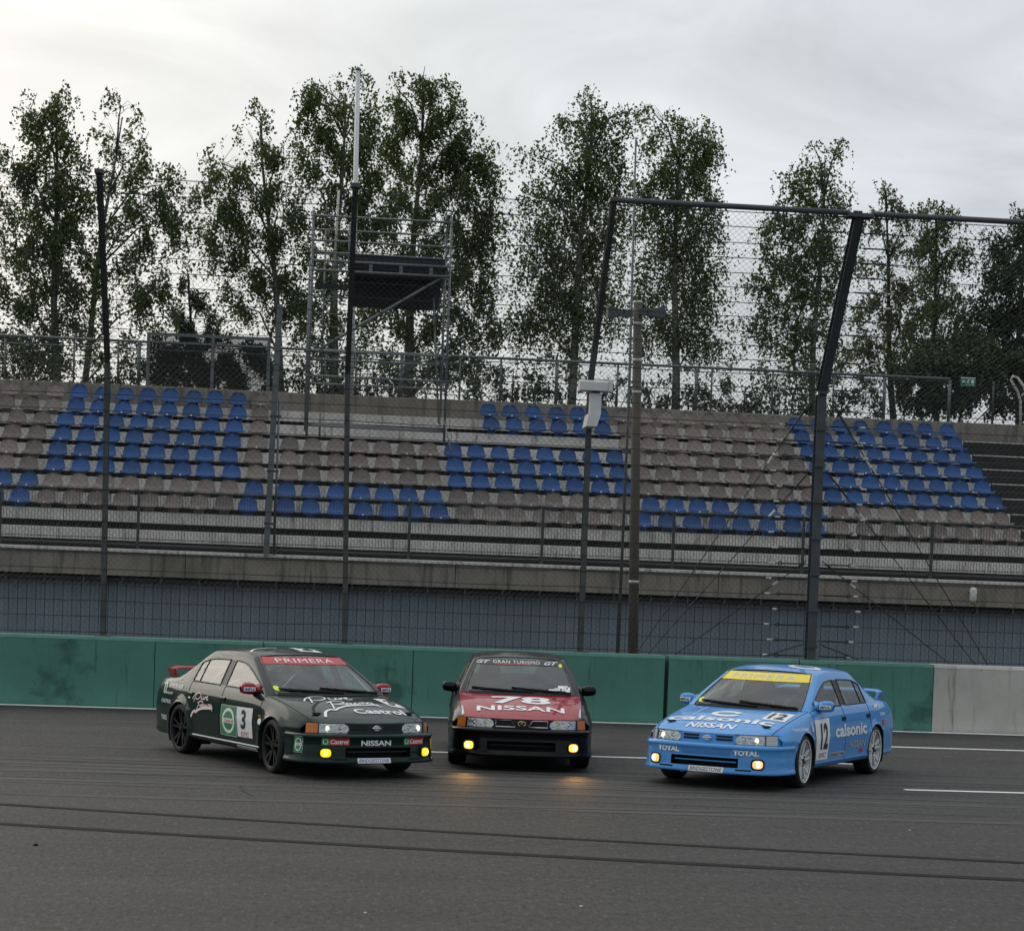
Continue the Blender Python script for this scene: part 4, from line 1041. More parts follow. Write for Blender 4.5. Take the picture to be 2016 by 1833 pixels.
# ---- wheels
def wheel_meshes():
    out = {}
    b = MB(); w = .105
    b.lathe([(.225, -w + .01), (.244, -w), (.268, -w - .004), (.287, -w + .010), (.297, -w + .03), (WR, -.05), (WR, .05), (.297, w - .03), (.287, w - .010), (.268, w + .004), (.244, w), (.225, w - .01)], 44)
    out['tyre'] = b.mesh("tyre", smooth=True)
    b = MB(); b.lathe([(.246, w - .004), (.244, w + .003), (.237, w + .002), (.229, w - .012), (.222, w - .05), (.218, -.07), (.226, -w + .01)], 44); out['rim_barrel'] = b.mesh("rim_barrel", smooth=True)
    b = MB()
    for k in range(5):
        for off in (-.21, .21):
            t = 2 * math.pi * k / 5 + .3; t1 = t + off
            a = Vector((math.cos(t + off * .55) * .052, w - .030, math.sin(t + off * .55) * .052)); e = Vector((math.cos(t1) * .231, w - .010, math.sin(t1) * .231))
            tang = Vector((-math.sin(t1), 0, math.cos(t1)))
            for p, q_, ww, w2 in ((a, e, .016, .013),):
                d = (q_ - p).normalized(); sx = tang * ww; sx2 = tang * w2; dp = Vector((0, -.022, 0))
                b.poly([p - sx, p + sx, q_ + sx2, q_ - sx2, p - sx + dp, p + sx + dp, q_ + sx2 + dp, q_ - sx2 + dp], [(0, 1, 2, 3), (7, 6, 5, 4), (0, 4, 5, 1), (1, 5, 6, 2), (2, 6, 7, 3), (3, 7, 4, 0)])
    b.lathe([(.0, w - .02), (.045, w - .022), (.066, w - .030), (.068, w - .06)], 20); out['spokes'] = b.mesh("spokes")
    b = MB(); b.lathe([(0, w - .012), (.030, w - .013), (.034, w - .021)], 16)
    for k in range(4):
        t = math.pi / 2 * k + .4; b.tube((math.cos(t) * .05, w - .026, math.sin(t) * .05), (math.cos(t) * .05, w - .008, math.sin(t) * .05), .010, 6)
    out['hub'] = b.mesh("hub")
    b = MB(); b.lathe([(.04, .03), (.148, .03), (.148, .015), (.04, .015)], 28); out['brake_disc'] = b.mesh("brake_disc")
    return out
WM = wheel_meshes()
# wheel wells
PM["wheel_well"] = []
for wx in (WX, -WX):
    for s in (1, -1):
        b = MB(); rows = []
        for k in range(25):
            t = -R(32) + (math.pi + R(64)) * k / 24
            rows.append([(wx + math.cos(t) * r, s * y, AZ + math.sin(t) * r) for r, y in ((AR + .003, .846), (AR + .003, .78), (AR + .012, .55), (.05, .55))])
        b.grid(rows); PM["wheel_well"].append(b.mesh("wheel_well", smooth=True))
b = MB(); b.box(-2.05, 2.05, -.50, .50, .20, .215); b.box(-2.12, -1.56, -.60, .60, .216, .30); PM["underbody"] = b.mesh("underbody")
# ---- interior
b = MB(); b.box(-1.35, .62, -.72, .72, .30, .33); b.box(.58, .62, -.70, .70, .33, .70); b.box(-1.50, -1.46, -.66, .66, .33, .84); PM["floor_pan"] = b.mesh("floor_pan")
b = MB(); b.prism([(0, 0)], 0, 0) if False else None
pr = [(.52, .62), (.50, .74), (.56, .80), (.70, .835), (.88, .838), (.88, .62)]
b.poly([(x, y, z) for y in (-.70, .70) for x, z in pr], [(i, (i + 1) % 6, 6 + (i + 1) % 6, 6 + i) for i in range(6)] + [tuple(range(5, -1, -1)), tuple(range(6, 12))]); PM["dashboard"] = b.mesh("dashboard")
def bucket(y):
    b = MB(); rows = []
    for z, hw, x in ((.42, .23, -.02), (.55, .23, -.10), (.70, .24, -.16), (.85, .255, -.205), (.94, .20, -.235), (1.00, .145, -.255), (1.08, .14, -.28), (1.135, .11, -.295), (1.15, .05, -.30)):
        rows.append([(x + .09 * abs(t) ** 2.5, y + hw * t, z) for t in np.linspace(-1, 1, 9)])
    b.grid(rows); b.grid([[(p[0] - .06, p[1], p[2]) for p in reversed(r)] for r in rows])
    per = [r[0] for r in rows] + rows[-1][1:] + [r[-1] for r in reversed(rows[:-1])]
    b.grid([per, [(p[0] - .06, p[1], p[2]) for p in per]])
    b.box(-.05, .42, y - .24, y + .24, .33, .46)
    return b
PM["bucket"] = {s: bucket(.36 * s).mesh("racing_seat", smooth=False) for s in (1, -1)}
b = MB(); c = Vector((.36, .36, .80)); ax = Vector((-.90, 0, .42)).normalized(); u = Vector((0, 1, 0)); w_ = ax.cross(u)
b.path([c + (u * math.cos(t) + w_ * math.sin(t)) * .175 for t in np.linspace(0, 2 * math.pi, 25)[:-1]], .016, 6, closed=True)
for t in (0, math.pi, math.pi * 1.5): b.tube(c, c + (u * math.cos(t) + w_ * math.sin(t)) * .17, .013, 5)
b.tube(c, c - ax * .2, .03, 6); PM["steering_wheel"] = b.mesh("steering_wheel", smooth=True)
b = MB()
hoop = [(-.42, -.62, .35), (-.42, -.60, 1.0), (-.42, -.52, 1.2), (-.42, -.40, 1.25), (-.42, .40, 1.25), (-.42, .52, 1.2), (-.42, .60, 1.0), (-.42, .62, .35)]
b.path(hoop, .021, 7)
for s in (1, -1):
    b.path([(-.42, s * .52, 1.2), (.12, s * .52, 1.19), (.42, s * .58, 1.06), (.80, s * .66, .84), (.84, s * .66, .4)], .021, 7)
    b.path([(-.44, s * .48, 1.20), (-1.42, s * .52, .70)], .021, 7)
b.path([(.14, -.52, 1.19), (.14, .52, 1.19)], .019, 7); b.path([(-.44, .5, 1.18), (-.44, -.6, .45)], .019, 7); b.path([(-.44, .48, 1.2), (-1.40, -.5, .72)], .019, 7)
PM["roll_cage"] = b.mesh("roll_cage", smooth=True)
# ---- mirrors, wing, wipers
def mirror(s):
    b = MB(); rows = []
    # lofted housing from the door outwards
    secs = [(.775, .055, .05, .885), (.795, .085, .062, .888), (.84, .098, .068, .893), (.90, .092, .064, .896), (.935, .070, .048, .895), (.945, .03, .02, .893)]
    for y, dx, dz, zc in secs:
        rows.append([(.66 + dx * math.copysign(abs(math.cos(t)) ** .6, math.cos(t)) * (1.0 if math.cos(t) > 0 else .55), s * y, zc + dz * math.copysign(abs(math.sin(t)) ** .6, math.sin(t))) for t in np.linspace(0, 2 * math.pi, 17)])
    b.grid(rows)
    b.poly([(.60, s * .725, .86), (.82, s * .735, .86), (.70, s * .715, .955), (.60, s * .79, .855), (.76, s * .79, .855), (.68, s * .79, .93)], [(0, 1, 2), (3, 5, 4), (0, 3, 4, 1), (1, 4, 5, 2), (2, 5, 3, 0)])
    return b
PM["mirror"] = {s: mirror(s).mesh("door_mirror", smooth=True) for s in (1, -1)}
b = MB(); wing = []
for y in np.linspace(-.68, .68, 21):
    e = max(0, (abs(y) - .58) / .10); zc = 1.0 - .03 * e * e; xc = -1.965 + .03 * e
    wing.append([(xc + dx, y, zc + dz) for dx, dz in ((.085, -.012), (.07, .006), (.0, .014), (-.085, .016), (-.09, .006), (-.0, -.010), (.06, -.02), (.085, -.012))])
b.grid(wing)
for s in (1, -1):
    rows = []
    for t in np.linspace(0, 1, 6):
        y = .68 - .045 * t; z = .985 - (.985 - .872) * t; rows.append([(-1.94 + dx, s * (y + dy), z) for dx, dy in ((.10, .012), (.10, -.02), (-.10, -.02), (-.10, .012), (.10, .012))])
    b.grid(rows)
PM["rear_wing"] = b.mesh("rear_wing", smooth=True)
def on_glass(y, z, o=.012):
    h = BVH.ray_cast(Vector((3, y, z)), Vector((-1, 0, 0))); return h[0] + h[1] * o if h[0] else Vector((1, y, z))
def wiper(y0, y1, z1):
    b = MB(); p = [on_glass(y0 + (y1 - y0) * t, .850 + (z1 - .850) * t, .022) for t in np.linspace(0, 1, 7)]
    b.path(p, .012, 6, .009); q = [on_glass(y0 + (y1 - y0) * t, .862 + (z1 + .012 - .862) * t, .012) for t in np.linspace(.25, 1.2, 8)]
    b.path(q, .010, 5); return b
PM["wiper"] = [wiper(.16, -.46, .878).mesh("wiper", smooth=True), wiper(.62, .02, .888).mesh("wiper", smooth=True)]
b = MB(); b.grid([[on_glass(y, z, .006) for y in np.linspace(-.62, .62, 25)] for z in (.836, .848, .860)]); PM["cowl"] = b.mesh("cowl", smooth=True)

# ---- decals: flat shapes laid on the bodywork by casting onto it
def lay(me_or_mb, origin, U, V, direction, off=.0035, clip=None, surf=None):
    """map 2-D shape (u, v, 0) to origin + u U + v V, cast it along direction on to the car"""
    direction = Vector(direction).normalized(); origin = Vector(origin); U = Vector(U); V = Vector(V)
    for v in me_or_mb.vertices:
        p = origin + U * v.co.x + V * v.co.y
        h = (surf or BVH).ray_cast(p - direction * 4.0, direction)
        if h[0] is not None:
            n = h[1] if h[1].dot(direction) < 0 else -h[1]
            v.co = h[0] + n * off
        else: v.co = p
    me_or_mb.update(); return me_or_mb
def text_mesh(s, h=1.0, w=None, bold=0.0, shear=0.0, spacing=1.0):
    cu = bpy.data.curves.new("lettering", 'FONT'); cu.body = s; cu.size = 1.0; cu.offset = bold; cu.shear = shear; cu.space_character = spacing; cu.fill_mode = 'FRONT'; cu.resolution_u = 3
    o = bpy.data.objects.new("lettering", cu); COL.objects.link(o); dg = bpy.context.evaluated_depsgraph_get(); dg.update()
    me = bpy.data.meshes.new_from_object(o.evaluated_get(dg), depsgraph=dg); bpy.data.objects.remove(o); bpy.data.curves.remove(cu)
    bm = bmesh.new(); bm.from_mesh(me); bmesh.ops.triangulate(bm, faces=bm.faces)
    xs = [v.co.x for v in bm.verts]; ys = [v.co.y for v in bm.verts]
    x0, x1, y0, y1 = min(xs), max(xs), min(ys), max(ys)
    W = w if w else (x1 - x0) * h / (y1 - y0)
    for v in bm.verts:
        v.co.x = ((v.co.x - x0) / (x1 - x0) - .5) * W; v.co.y = ((v.co.y - y0) / (y1 - y0) - .5) * h; v.co.z = 0
    for _ in range(3):
        es = [e for e in bm.edges if e.calc_length() > .045]
        if not es: break
        bmesh.ops.subdivide_edges(bm, edges=es, cuts=1, use_grid_fill=False); bmesh.ops.triangulate(bm, faces=bm.faces)
    bm.to_mesh(me); bm.free(); return me
def quad_mesh(w, h, nx=8, ny=4, corners=None, round_=0):
    nx, ny = nx * 2, ny * 2
    b = MB(); rows = []
    for j in range(ny + 1):
        r = []
        for i in range(nx + 1):
            s, t = i / nx, j / ny
            if corners:
                a, b2, c, d = [Vector((*q, 0)) for q in corners]; p = a.lerp(b2, s).lerp(d.lerp(c, s), t); r.append(tuple(p))
            else: r.append(((s - .5) * w, (t - .5) * h, 0))
        rows.append(r)
    b.grid(rows); return b.mesh("patch")
def ring_mesh(rx, ry, wd, n=28, a0=0, a1=2 * math.pi):
    b = MB(); rows = [[], []]
    for k in range(n + 1):
        t = a0 + (a1 - a0) * k / n; rows[0].append((math.cos(t) * rx, math.sin(t) * ry, 0)); rows[1].append((math.cos(t) * (rx - wd), math.sin(t) * (ry - wd), 0))
    b.grid(rows); return b.mesh("ring")
def disc_mesh(rx, ry, n=24):
    b = MB(); b.grid([[(math.cos(2 * math.pi * k / n) * rx * q, math.sin(2 * math.pi * k / n) * ry * q, 0) for k in range(n + 1)] for q in (1, .5, .02)]); return b.mesh("disc")
def ribbon_mesh(strokes, w):
    b = MB()
    for s in strokes:
        wd = s[0] if isinstance(s[0], float) else w; pts = [Vector((*p, 0)) for p in (s[1:] if isinstance(s[0], float) else s)]
        pts = catmull(pts, 5) if len(pts) > 2 else pts
        rows = [[], []]
        for i, p in enumerate(pts):
            t = (pts[min(i + 1, len(pts) - 1)] - pts[max(i - 1, 0)]); t = t.normalized() if t.length > 0 else Vector((1, 0, 0)); n_ = Vector((-t.y, t.x, 0)) * wd / 2
            rows[0].append(p + n_); rows[1].append(p - n_)
        b.grid(rows)
    return b.mesh("ribbon")
BUMP_BVH = BVHTree.FromPolygons([v.co.copy() for v in PM["front_bumper"].vertices], [tuple(p.vertices) for p in PM["front_bumper"].polygons])
# surface orientations: U, V, cast direction
AX = {'L': ((-1, 0, 0), (0, 0, 1), (0, -1, 0)), 'R': ((1, 0, 0), (0, 0, 1), (0, 1, 0)), 'H': ((0, 1, 0), (-1, 0, 0), (0, 0, -1)), 'F': ((0, 1, 0), (0, 0, 1), (-1, 0, 0))}
def glass_mat(name, tint, rough=.02, ior=1.55):
    if name in MATS: return MATS[name]
    mt = bpy.data.materials.new(name); mt.use_nodes = True; t = mt.node_tree; t.nodes.clear(); ln = t.links.new; MATS[name] = mt
    out = t.nodes.new("ShaderNodeOutputMaterial"); mx = t.nodes.new("ShaderNodeMixShader"); tr = t.nodes.new("ShaderNodeBsdfTransparent"); gl = t.nodes.new("ShaderNodeBsdfGlossy"); fr = t.nodes.new("ShaderNodeFresnel")
    tr.inputs[0].default_value = (*tint, 1); gl.inputs['Roughness'].default_value = rough
    ge = t.nodes.new("ShaderNodeNewGeometry"); mr = t.nodes.new("ShaderNodeMapRange"); mr.inputs[3].default_value = ior; mr.inputs[4].default_value = 1 / ior
    ln(ge.outputs['Backfacing'], mr.inputs[0]); ln(mr.outputs[0], fr.inputs[0])
    ln(fr.outputs[0], mx.inputs[0]); ln(tr.outputs[0], mx.inputs[1]); ln(gl.outputs[0], mx.inputs[2]); ln(mx.outputs[0], out.inputs[0]); return mt
m_glass = glass_mat("car_glass", (.80, .86, .84), .02, 1.75)
m_glass_r = glass_mat("reflective_side_glass", (.74, .79, .75), .02, 1.95)
m_lens = glass_mat("lamp_glass", (.93, .95, .95), .05)
m_rub = mat("tyre_rubber", (.012, .012, .012), .75, bump=.1, bscale=60)
m_blk = mat("satin_black_trim", (.010, .010, .011), .45)
m_matblk = mat("matt_black", (.008, .008, .008), .9)
m_int = mat("interior_dark", (.045, .045, .047), .85)
m_seatf = mat("bucket_seat_fabric", (.030, .030, .033), .9)
m_cage = mat("cage_tube", (.50, .52, .53), .45)
m_wht = mat("white_vinyl", (.80, .80, .79), .35); m_red = mat("red_vinyl", (.50, .025, .035), .35); m_bkv = mat("black_vinyl", (.012, .012, .013), .4)
m_yel = mat("yellow_vinyl", (.86, .66, .035), .4); m_grnv = mat("green_vinyl", (.02, .22, .075), .4); m_pink = mat("pale_pink_vinyl", (.86, .66, .64), .4)
m_silv = mat("silver_vinyl", (.55, .55, .56), .35, metal=.3); m_neon = mat("neon_yellow_vinyl", (.72, .85, .05), .5); m_blv = mat("blue_vinyl", (.03, .09, .36), .4); m_orng = mat("amber_lens", (.62, .16, .012), .2, coat=.5)
m_chrome = mat("lamp_reflector", (.62, .63, .62), .12, metal=.9, bump=.5, bscale=22)
m_chr = mat("chrome_trim", (.75, .75, .76), .12, metal=1.0)
m_disc = mat("brake_iron", (.10, .095, .09), .5, metal=.8)

def deco(car, name, me, m_, where, origin, off=.0035, surf=None, parent=None):
    U, V, dr = AX[where]
    lay(me, origin, U, V, dr, off, surf=surf); o = link_mesh(name, me, m_, parent or car); return o
def txt(car, s, where, origin, h, w, m_, bold=.0, shear=0.0, off=.0065, surf=None, name="lettering", spacing=1.0, lab=None):
    o = deco(car, name, text_mesh(s, h, w, bold, shear, spacing), m_, where, origin, off, surf)
    return o
def build_car(name, label, pos, yaw, paint, m_rim, m_hub, mirror_m, wing_m, P):
    car = empty(name, (pos[0], pos[1], 0), yaw); tag(car, label, "race car")
    def part(nm, me, m_, parent=None): return link_mesh(nm, me.copy(), m_, parent or car)
    part("body_shell", PM["body_shell"], paint)
    hd = part("hood", PM["hood"], P.get('hood_paint', paint)); part("roof", PM["roof"], paint); part("boot_lid", PM["boot_lid"], paint)
    [part("panel_gap", q_, m_matblk) for q_ in PM["panel_gap"].values()]
    for s in (1, -1): part("window_pillar", PM["pillar"][s], m_blk)
    for k in PM["window_seal"]: part("window_seal", PM["window_seal"][k], m_blk)
    part("windscreen", PM["windscreen"], m_glass); part("rear_window", PM["rear_window"], m_glass); part("cowl", PM["cowl"], m_matblk)
    for s in (1, -1):
        for nm, hx_ in (("front_door", -.075), ("rear_door", -1.0)):
            dr = part(nm, PM[(nm, s)], paint)
            hm = MB(); h = BVH.ray_cast(Vector((hx_, s * 2, .73)), Vector((0, -s, 0))); y = h[0].y
            hm.bbox(hx_ - .065, hx_ + .065, y - .012, y + .012, .705, .75, .008); hm.build("handle", P['handle'], dr, local=True)
        part("front_side_window", PM[("front_side_window", s)], P.get("side_glass", m_glass), None) ; part("rear_side_window", PM[("rear_side_window", s)], P.get("side_glass", m_glass)); part("quarter_window", PM[("quarter_window", s)], P.get("side_glass", m_glass))
        part("door_mirror", PM["mirror"][s], mirror_m)
        part("racing_seat", PM["bucket"][s], m_seatf)
    # bumper group
    bp_ = part("front_bumper", PM["front_bumper"], paint); part("air_intake", PM["air_intake"], m_matblk, bp_); part("intake_bar", PM["intake_bar"], P['bar'], bp_)
    for s in (1, -1):
        q = plan_at(.605 * s, 0); n_ = Vector((.78, .62 * s, 0)).normalized(); n_ = (plan_at(.605 * s, .1) - q).normalized(); tg_ = Vector((-n_.y, n_.x, 0))
        b = MB(); zc = .292; c_ = q + n_ * .002 + Vector((0, 0, zc)); w2, h2 = .058, .046
        rows = []
        for e, k in ((.0, 1.0), (.012, .96), (.018, .80), (.020, .4), (.0205, .02)):
            ring = []
            for t in np.linspace(0, 2 * math.pi, 21):
                cx_, cz_ = math.copysign(abs(math.cos(t)) ** .75, math.cos(t)), math.copysign(abs(math.sin(t)) ** .75, math.sin(t))
                ring.append(c_ + n_ * e + tg_ * (cx_ * w2 * k) + Vector((0, 0, cz_ * h2 * k)))
            rows.append(ring)
        b.grid(rows); b.build("fog_lamp", P['fog'], car, smooth=True, local=True)
        b = MB(); b.path([c_ + n_ * .002 + tg_ * (math.copysign(abs(math.cos(t)) ** .55, math.cos(t)) * (w2 + .008)) + Vector((0, 0, math.copysign(abs(math.sin(t)) ** .55, math.sin(t)) * (h2 + .008))) for t in np.linspace(0, 2 * math.pi, 21)[:-1]], .009, 5, closed=True)
        b.build("fog_lamp_surround", m_matblk, car, smooth=True, local=True)
        bl = MB(); bl.lathe([(.034, .0), (.030, .006), (.001, .008)], 14, 'x', c_ + n_ * .0195); bl.build("fog_bulb", P['hot'], car, smooth=True, local=True)
        if P.get('beam'):
            sl = bpy.data.lights.new("fog_beam", 'SPOT'); sl.energy = 11; sl.color = (1, .50, .10); sl.spot_size = R(46); sl.spot_blend = 1.0; sl.shadow_soft_size = .04
            so = bpy.data.objects.new("fog_beam", sl); COL.objects.link(so); so.parent = car; so.location = c_ + n_ * .06
            so.rotation_euler = (Vector((.95, .05 * s, -.30))).to_track_quat('-Z', 'Y').to_euler()
        b = MB(); q0, q1 = plan_at(.36 * s, .0105), plan_at(.56 * s, .0105)
        b.grid([[plan_at((.37 + .17 * t) * s, .0125) + Vector((0, 0, z)) for t in np.linspace(0, 1, 6)] for z in (.214, .232)]); b.build("bumper_slot", m_matblk, bp_, local=True)
    # nose
    part("nose_panel", PM["nose_panel"], P['nose'])
    for s in (1, -1):
        hl = lamp_patch(.325 * s, .628 * s, .502, .602, .004, cut=.06).build("headlight", m_chrome, car, smooth=True, local=True)
        for yc, r, em in ((.545, .036, True), (.415, .030, False)):
            q = plan_at(yc * s, .003, nplan, nnorm); b = MB(); b.lathe([(r, 0), (r * .8, -.01), (r * .3, .004), (.001, .005)], 14, 'x', (q.x + .012, q.y, .548))
            b.build("headlight_bulb", P['bulb'] if em else P['bulb2'], hl, smooth=True, local=True)
        lamp_patch(.318 * s, .630 * s, .498, .606, .0235, cut=.05).build("headlight_lens", m_lens, hl, smooth=True, local=True)
        lamp_patch(.636 * s, .728 * s, .500, .603, .014).build("turn_signal", P['signal'], car, smooth=True, local=True)
        b = MB(); b.grid(nose(.312 * s, .735 * s, .486, .500, .018, 16)); b.build("lamp_surround", m_blk, car, smooth=True, local=True)
        b = MB(); b.grid(nose(.312 * s, .735 * s, .602, .610, .012, 16)); b.build("lamp_surround", m_blk, car, smooth=True, local=True)
        b = MB(); b.grid(nose(.629 * s, .636 * s, .498, .604, .024, 2)); b.build("lamp_divider", m_blk, car, local=True)
        # grille slots either side of the badge
        if P['grille'] == 'slots':
            for z in (.528, .562):
                b = MB(); rows = nose(.10 * s, .29 * s, z, z + .024, .001, 8)
                for i, r in enumerate(rows):
                    for k, p_ in enumerate(r):
                        sh_ = (.5 - i / 4) * .024 * (1 - k / 8) * s; q = plan_at(p_.y + sh_, .001 + .012 * (.60 - p_.z) / .1, nplan, nnorm); r[k] = Vector((q.x, q.y, p_.z))
                b.grid(rows); b.build("grille_slot", m_matblk, car, local=True)
        else:
            b = MB(); rows = []
            for i in range(4):
                z = .515 + .075 * i / 3; y0 = (.075 + .05 * (i / 3)) if True else .1; rows.append([plan_at((y0 + (.30 - y0) * k / 8) * s, .001 + .012 * (.60 - z) / .1, nplan, nnorm) + Vector((0, 0, z)) for k in range(9)])
            b.grid(rows); b.build("grille_opening", m_matblk, car, local=True)
            pr_ = [rows[0][0], rows[0][4], rows[0][8], rows[3][8], rows[3][4], rows[3][0]]
            b = MB(); b.path([p_ + Vector((.004, 0, 0)) for p_ in pr_], .0045, 5, closed=True); b.build("grille_surround", m_chr, car, local=True)
    # badge
    c_ = Vector((2.137, 0, .553)); b = MB()
    if P['badge'] == 'oval':
        b.path([c_ + Vector((0, .036 * math.cos(t), .024 * math.sin(t))) for t in np.linspace(0, 2 * math.pi, 19)[:-1]], .007, 6, closed=True); b.box(c_.x - .006, c_.x + .008, -.052, .052, .543, .562)
        b.poly([c_ + Vector((.004, y, z)) for y, z in ((-.034, 0), (0, -.024), (.034, 0), (0, .024))], [(0, 1, 2, 3)])
    else:
        b.path([c_ + Vector((0, .046 * math.cos(t), .026 * math.sin(t))) for t in np.linspace(-R(70), R(250), 21)], .006, 6)
        b.path([c_ + Vector((.002, -.018, -.022)), c_ + Vector((.002, 0, .014)), c_ + Vector((.002, .018, -.022))], .005, 5)
    b.build("badge", P['badge_m'], car, smooth=True, local=True)
    # hood pins
    if P.get('pins', True):
        for s in (1, -1):
            h = BVH.ray_cast(Vector((1.815, s * .57, 2)), Vector((0, 0, -1))); b = MB(); b.lathe([(.001, .022), (.020, .020), (.034, .006), (.036, 0)], 12, 'z', h[0]); b.bar(h[0] + Vector((0, -.05, .012)), h[0] + Vector((0, .05, .012)), .02, .012); b.build("hood_pin", m_matblk, car, smooth=True, local=True)
    for me in PM["wiper"]: part("wiper", me, m_matblk)
    part("dashboard", PM["dashboard"], m_int); part("floor_pan", PM["floor_pan"], m_int); part("steering_wheel", PM["steering_wheel"], m_int)
    if P.get('cage', True): part("roll_cage", PM["roll_cage"], m_cage)
    [part("wheel_well", q_, m_matblk) for q_ in PM["wheel_well"]]; part("underbody", PM["underbody"], m_matblk)
    if P.get('wing', True): part("rear_wing", PM["rear_wing"], wing_m)
    # wheels
    for wx in (WX, -WX):
        for s in (1, -1):
            w = empty("wheel", (wx, .735 * s, WZ)); w.parent = car; steer = P.get('steer', 0.0) if wx > 0 else 0.0
            w.rotation_euler = (0, 0, (math.pi if s < 0 else 0) + steer)
            for nm, m_ in (("tyre", m_rub), ("rim_barrel", m_rim), ("spokes", m_rim), ("hub", m_hub), ("brake_disc", m_disc)):
                link_mesh(nm, WM[nm].copy(), m_, w)
    # aerial on the roof
    if P.get('aerial'):
        h = BVH.ray_cast(Vector((-.75, 0, 3)), Vector((0, 0, -1)))[0]; b = MB(); b.tube(h, h + Vector((.02 if P['aerial'] == 1 else -.05, 0, .10)), .008, 6, .004); b.build("aerial", m_blk, car, smooth=True, local=True)
    return car
def paint(name, col, flake=0.0, rough=.32, coat=.65):
    return mat(name, col, rough, metal=flake, coat=coat, var=.03, scale=2, spec=.05)
p_green = paint("dark_green_paint", (.004, .018, .0145), coat=.5); p_black = paint("black_paint", (.003, .003, .0035), coat=.45); p_blue = paint("sky_blue_paint", (.078, .29, .64)); p_redp = paint("red_paint", (.30, .010, .022))
m_rimb = mat("black_rim", (.007, .007, .0075), .5, spec=.25); m_rimw = mat("white_rim", (.66, .67, .67), .35, coat=.3); m_rimbr = m_rimb
def emis(name, col, s): return mat(name, col, .3, emit=col, estr=s)
fog_y = emis("fog_yellow", (1.0, .60, .008), 1.15); fog_a = emis("fog_amber", (1.0, .46, .03), 2.2); fog_w = emis("fog_warm", (1.0, .52, .16), 1.0)
bulb_on = emis("low_beam", (1.0, .90, .72), 1.0); bulb_off = mat("bulb_chrome", (.7, .7, .7), .1, metal=1.0); bulb_y = mat("yellow_projector", (.60, .62, .18), .15, metal=.2)
# ------------------------------------------------------------------ the three cars
SCRIPT = [  # handwriting "Pure" / "Racing" with underline swash, unit box about 1 x .8
    [(-0.50, 0.14), (-0.40, 0.28), (-0.25, 0.36), (-0.12, 0.32), (-0.14, 0.22), (-0.26, 0.15), (-0.34, 0.17)],
    [(-0.33, 0.34), (-0.36, 0.22), (-0.42, 0.06)],
    [(-0.06, 0.28), (-0.07, 0.19), (-0.02, 0.17), (0.03, 0.22), (0.04, 0.27), (0.04, 0.19), (0.08, 0.18)],
    [(0.10, 0.26), (0.10, 0.18), (0.13, 0.25), (0.17, 0.26)],
    [(0.17, 0.21), (0.22, 0.25), (0.23, 0.28), (0.19, 0.27), (0.18, 0.20), (0.22, 0.17), (0.28, 0.20)],
    [(-0.22, 0.03), (-0.10, 0.10), (0.03, 0.09), (0.04, 0.02), (-0.08, -0.03), (-0.16, -0.03), (-0.02, -0.05), (0.10, -0.12)],
    [(-0.14, 0.09), (-0.18, -0.05), (-0.24, -0.21)],
    [(0.12, 0.01), (0.07, 0.00), (0.05, -0.05), (0.11, -0.05), (0.13, 0.01), (0.14, -0.05), (0.18, -0.04)],
    [(0.24, 0.02), (0.19, 0.00), (0.20, -0.05), (0.25, -0.03)],
    [(0.28, 0.03), (0.27, -0.04)],
    [(0.32, -0.03), (0.33, 0.04), (0.37, 0.02), (0.38, -0.03)],
    [(0.46, 0.04), (0.41, 0.03), (0.41, -0.02), (0.46, -0.01), (0.47, 0.04), (0.48, -0.07), (0.53, -0.15)],
]
SWASH = [[.032, (-.51, -.45), (-.42, -.30), (-.30, -.235), (-.26, -.265), (-.15, -.19), (.05, -.11), (.53, -.06)]]
def script(car, where, origin, sx, sy, m_, w):
    for nm, st_, wd in (("script_lettering", SCRIPT, w), ("script_swash", SWASH, w)):
        me = ribbon_mesh([[s[0]] + [(x * sx, y * sy) for x, y in s[1:]] if isinstance(s[0], float) else [(x * sx, y * sy) for x, y in s] for s in st_], wd)
        deco(car, nm, me, m_, where, origin, .0065)
def roundel(car, where, origin, w, h, surf=None):
    """green panel with white ring and red word in the middle"""
    deco(car, "sponsor_panel", quad_mesh(w * 1.04, h * 1.03, 6, 8), m_wht, where, origin, .0032, surf); deco(car, "sponsor_panel", quad_mesh(w, h, 6, 8), m_grnv, where, origin, .0042, surf)
    deco(car, "sponsor_ring", ring_mesh(w * .40, h * .43, w * .085), m_wht, where, origin, .0052, surf)
    U, V, _ = AX[where]; o2 = Vector(origin) + Vector(U) * w * .06
    deco(car, "sponsor_band", quad_mesh(w * .72, h * .17, 5, 3), m_wht, where, o2, .0075, surf); txt(car, "Castrol", where, o2, h * .11, w * .56, m_red, .02, off=.0085, surf=surf)
def plate(car, where, origin, w, h, s, bg, fg, surf=None, bold=.0, shear=.2, frac=.72):
    deco(car, "sponsor_plate", quad_mesh(w, h, 8, 3), bg, where, origin, .0042, surf); txt(car, s, where, origin, h * .62, w * frac * 1.15, fg, bold, shear, .0075, surf)
def banner(car, m_, z0, z1, text, m_t, w, h, yc=0.0, bold=.012):
    def ye(z): return .520 + (1.235 - z) * .50
    b = MB(); b.grid([[on_glass(ye(z) * t, z, .0035) for t in np.linspace(-1, 1, 25)] for z in np.linspace(z0, z1, 5)]); b.build("sun_strip", m_, car, smooth=True, local=True)
    if text: txt(car, text, 'F', (0, yc, (z0 + z1) / 2), h, w, m_t, 0.0, .0, .0062, name="sun_strip_lettering", spacing=1.12)
def sticker(car, where, origin, w, h, m_, surf=None): return deco(car, "sticker", quad_mesh(w, h, 4, 3), m_, where, origin, .004, surf)

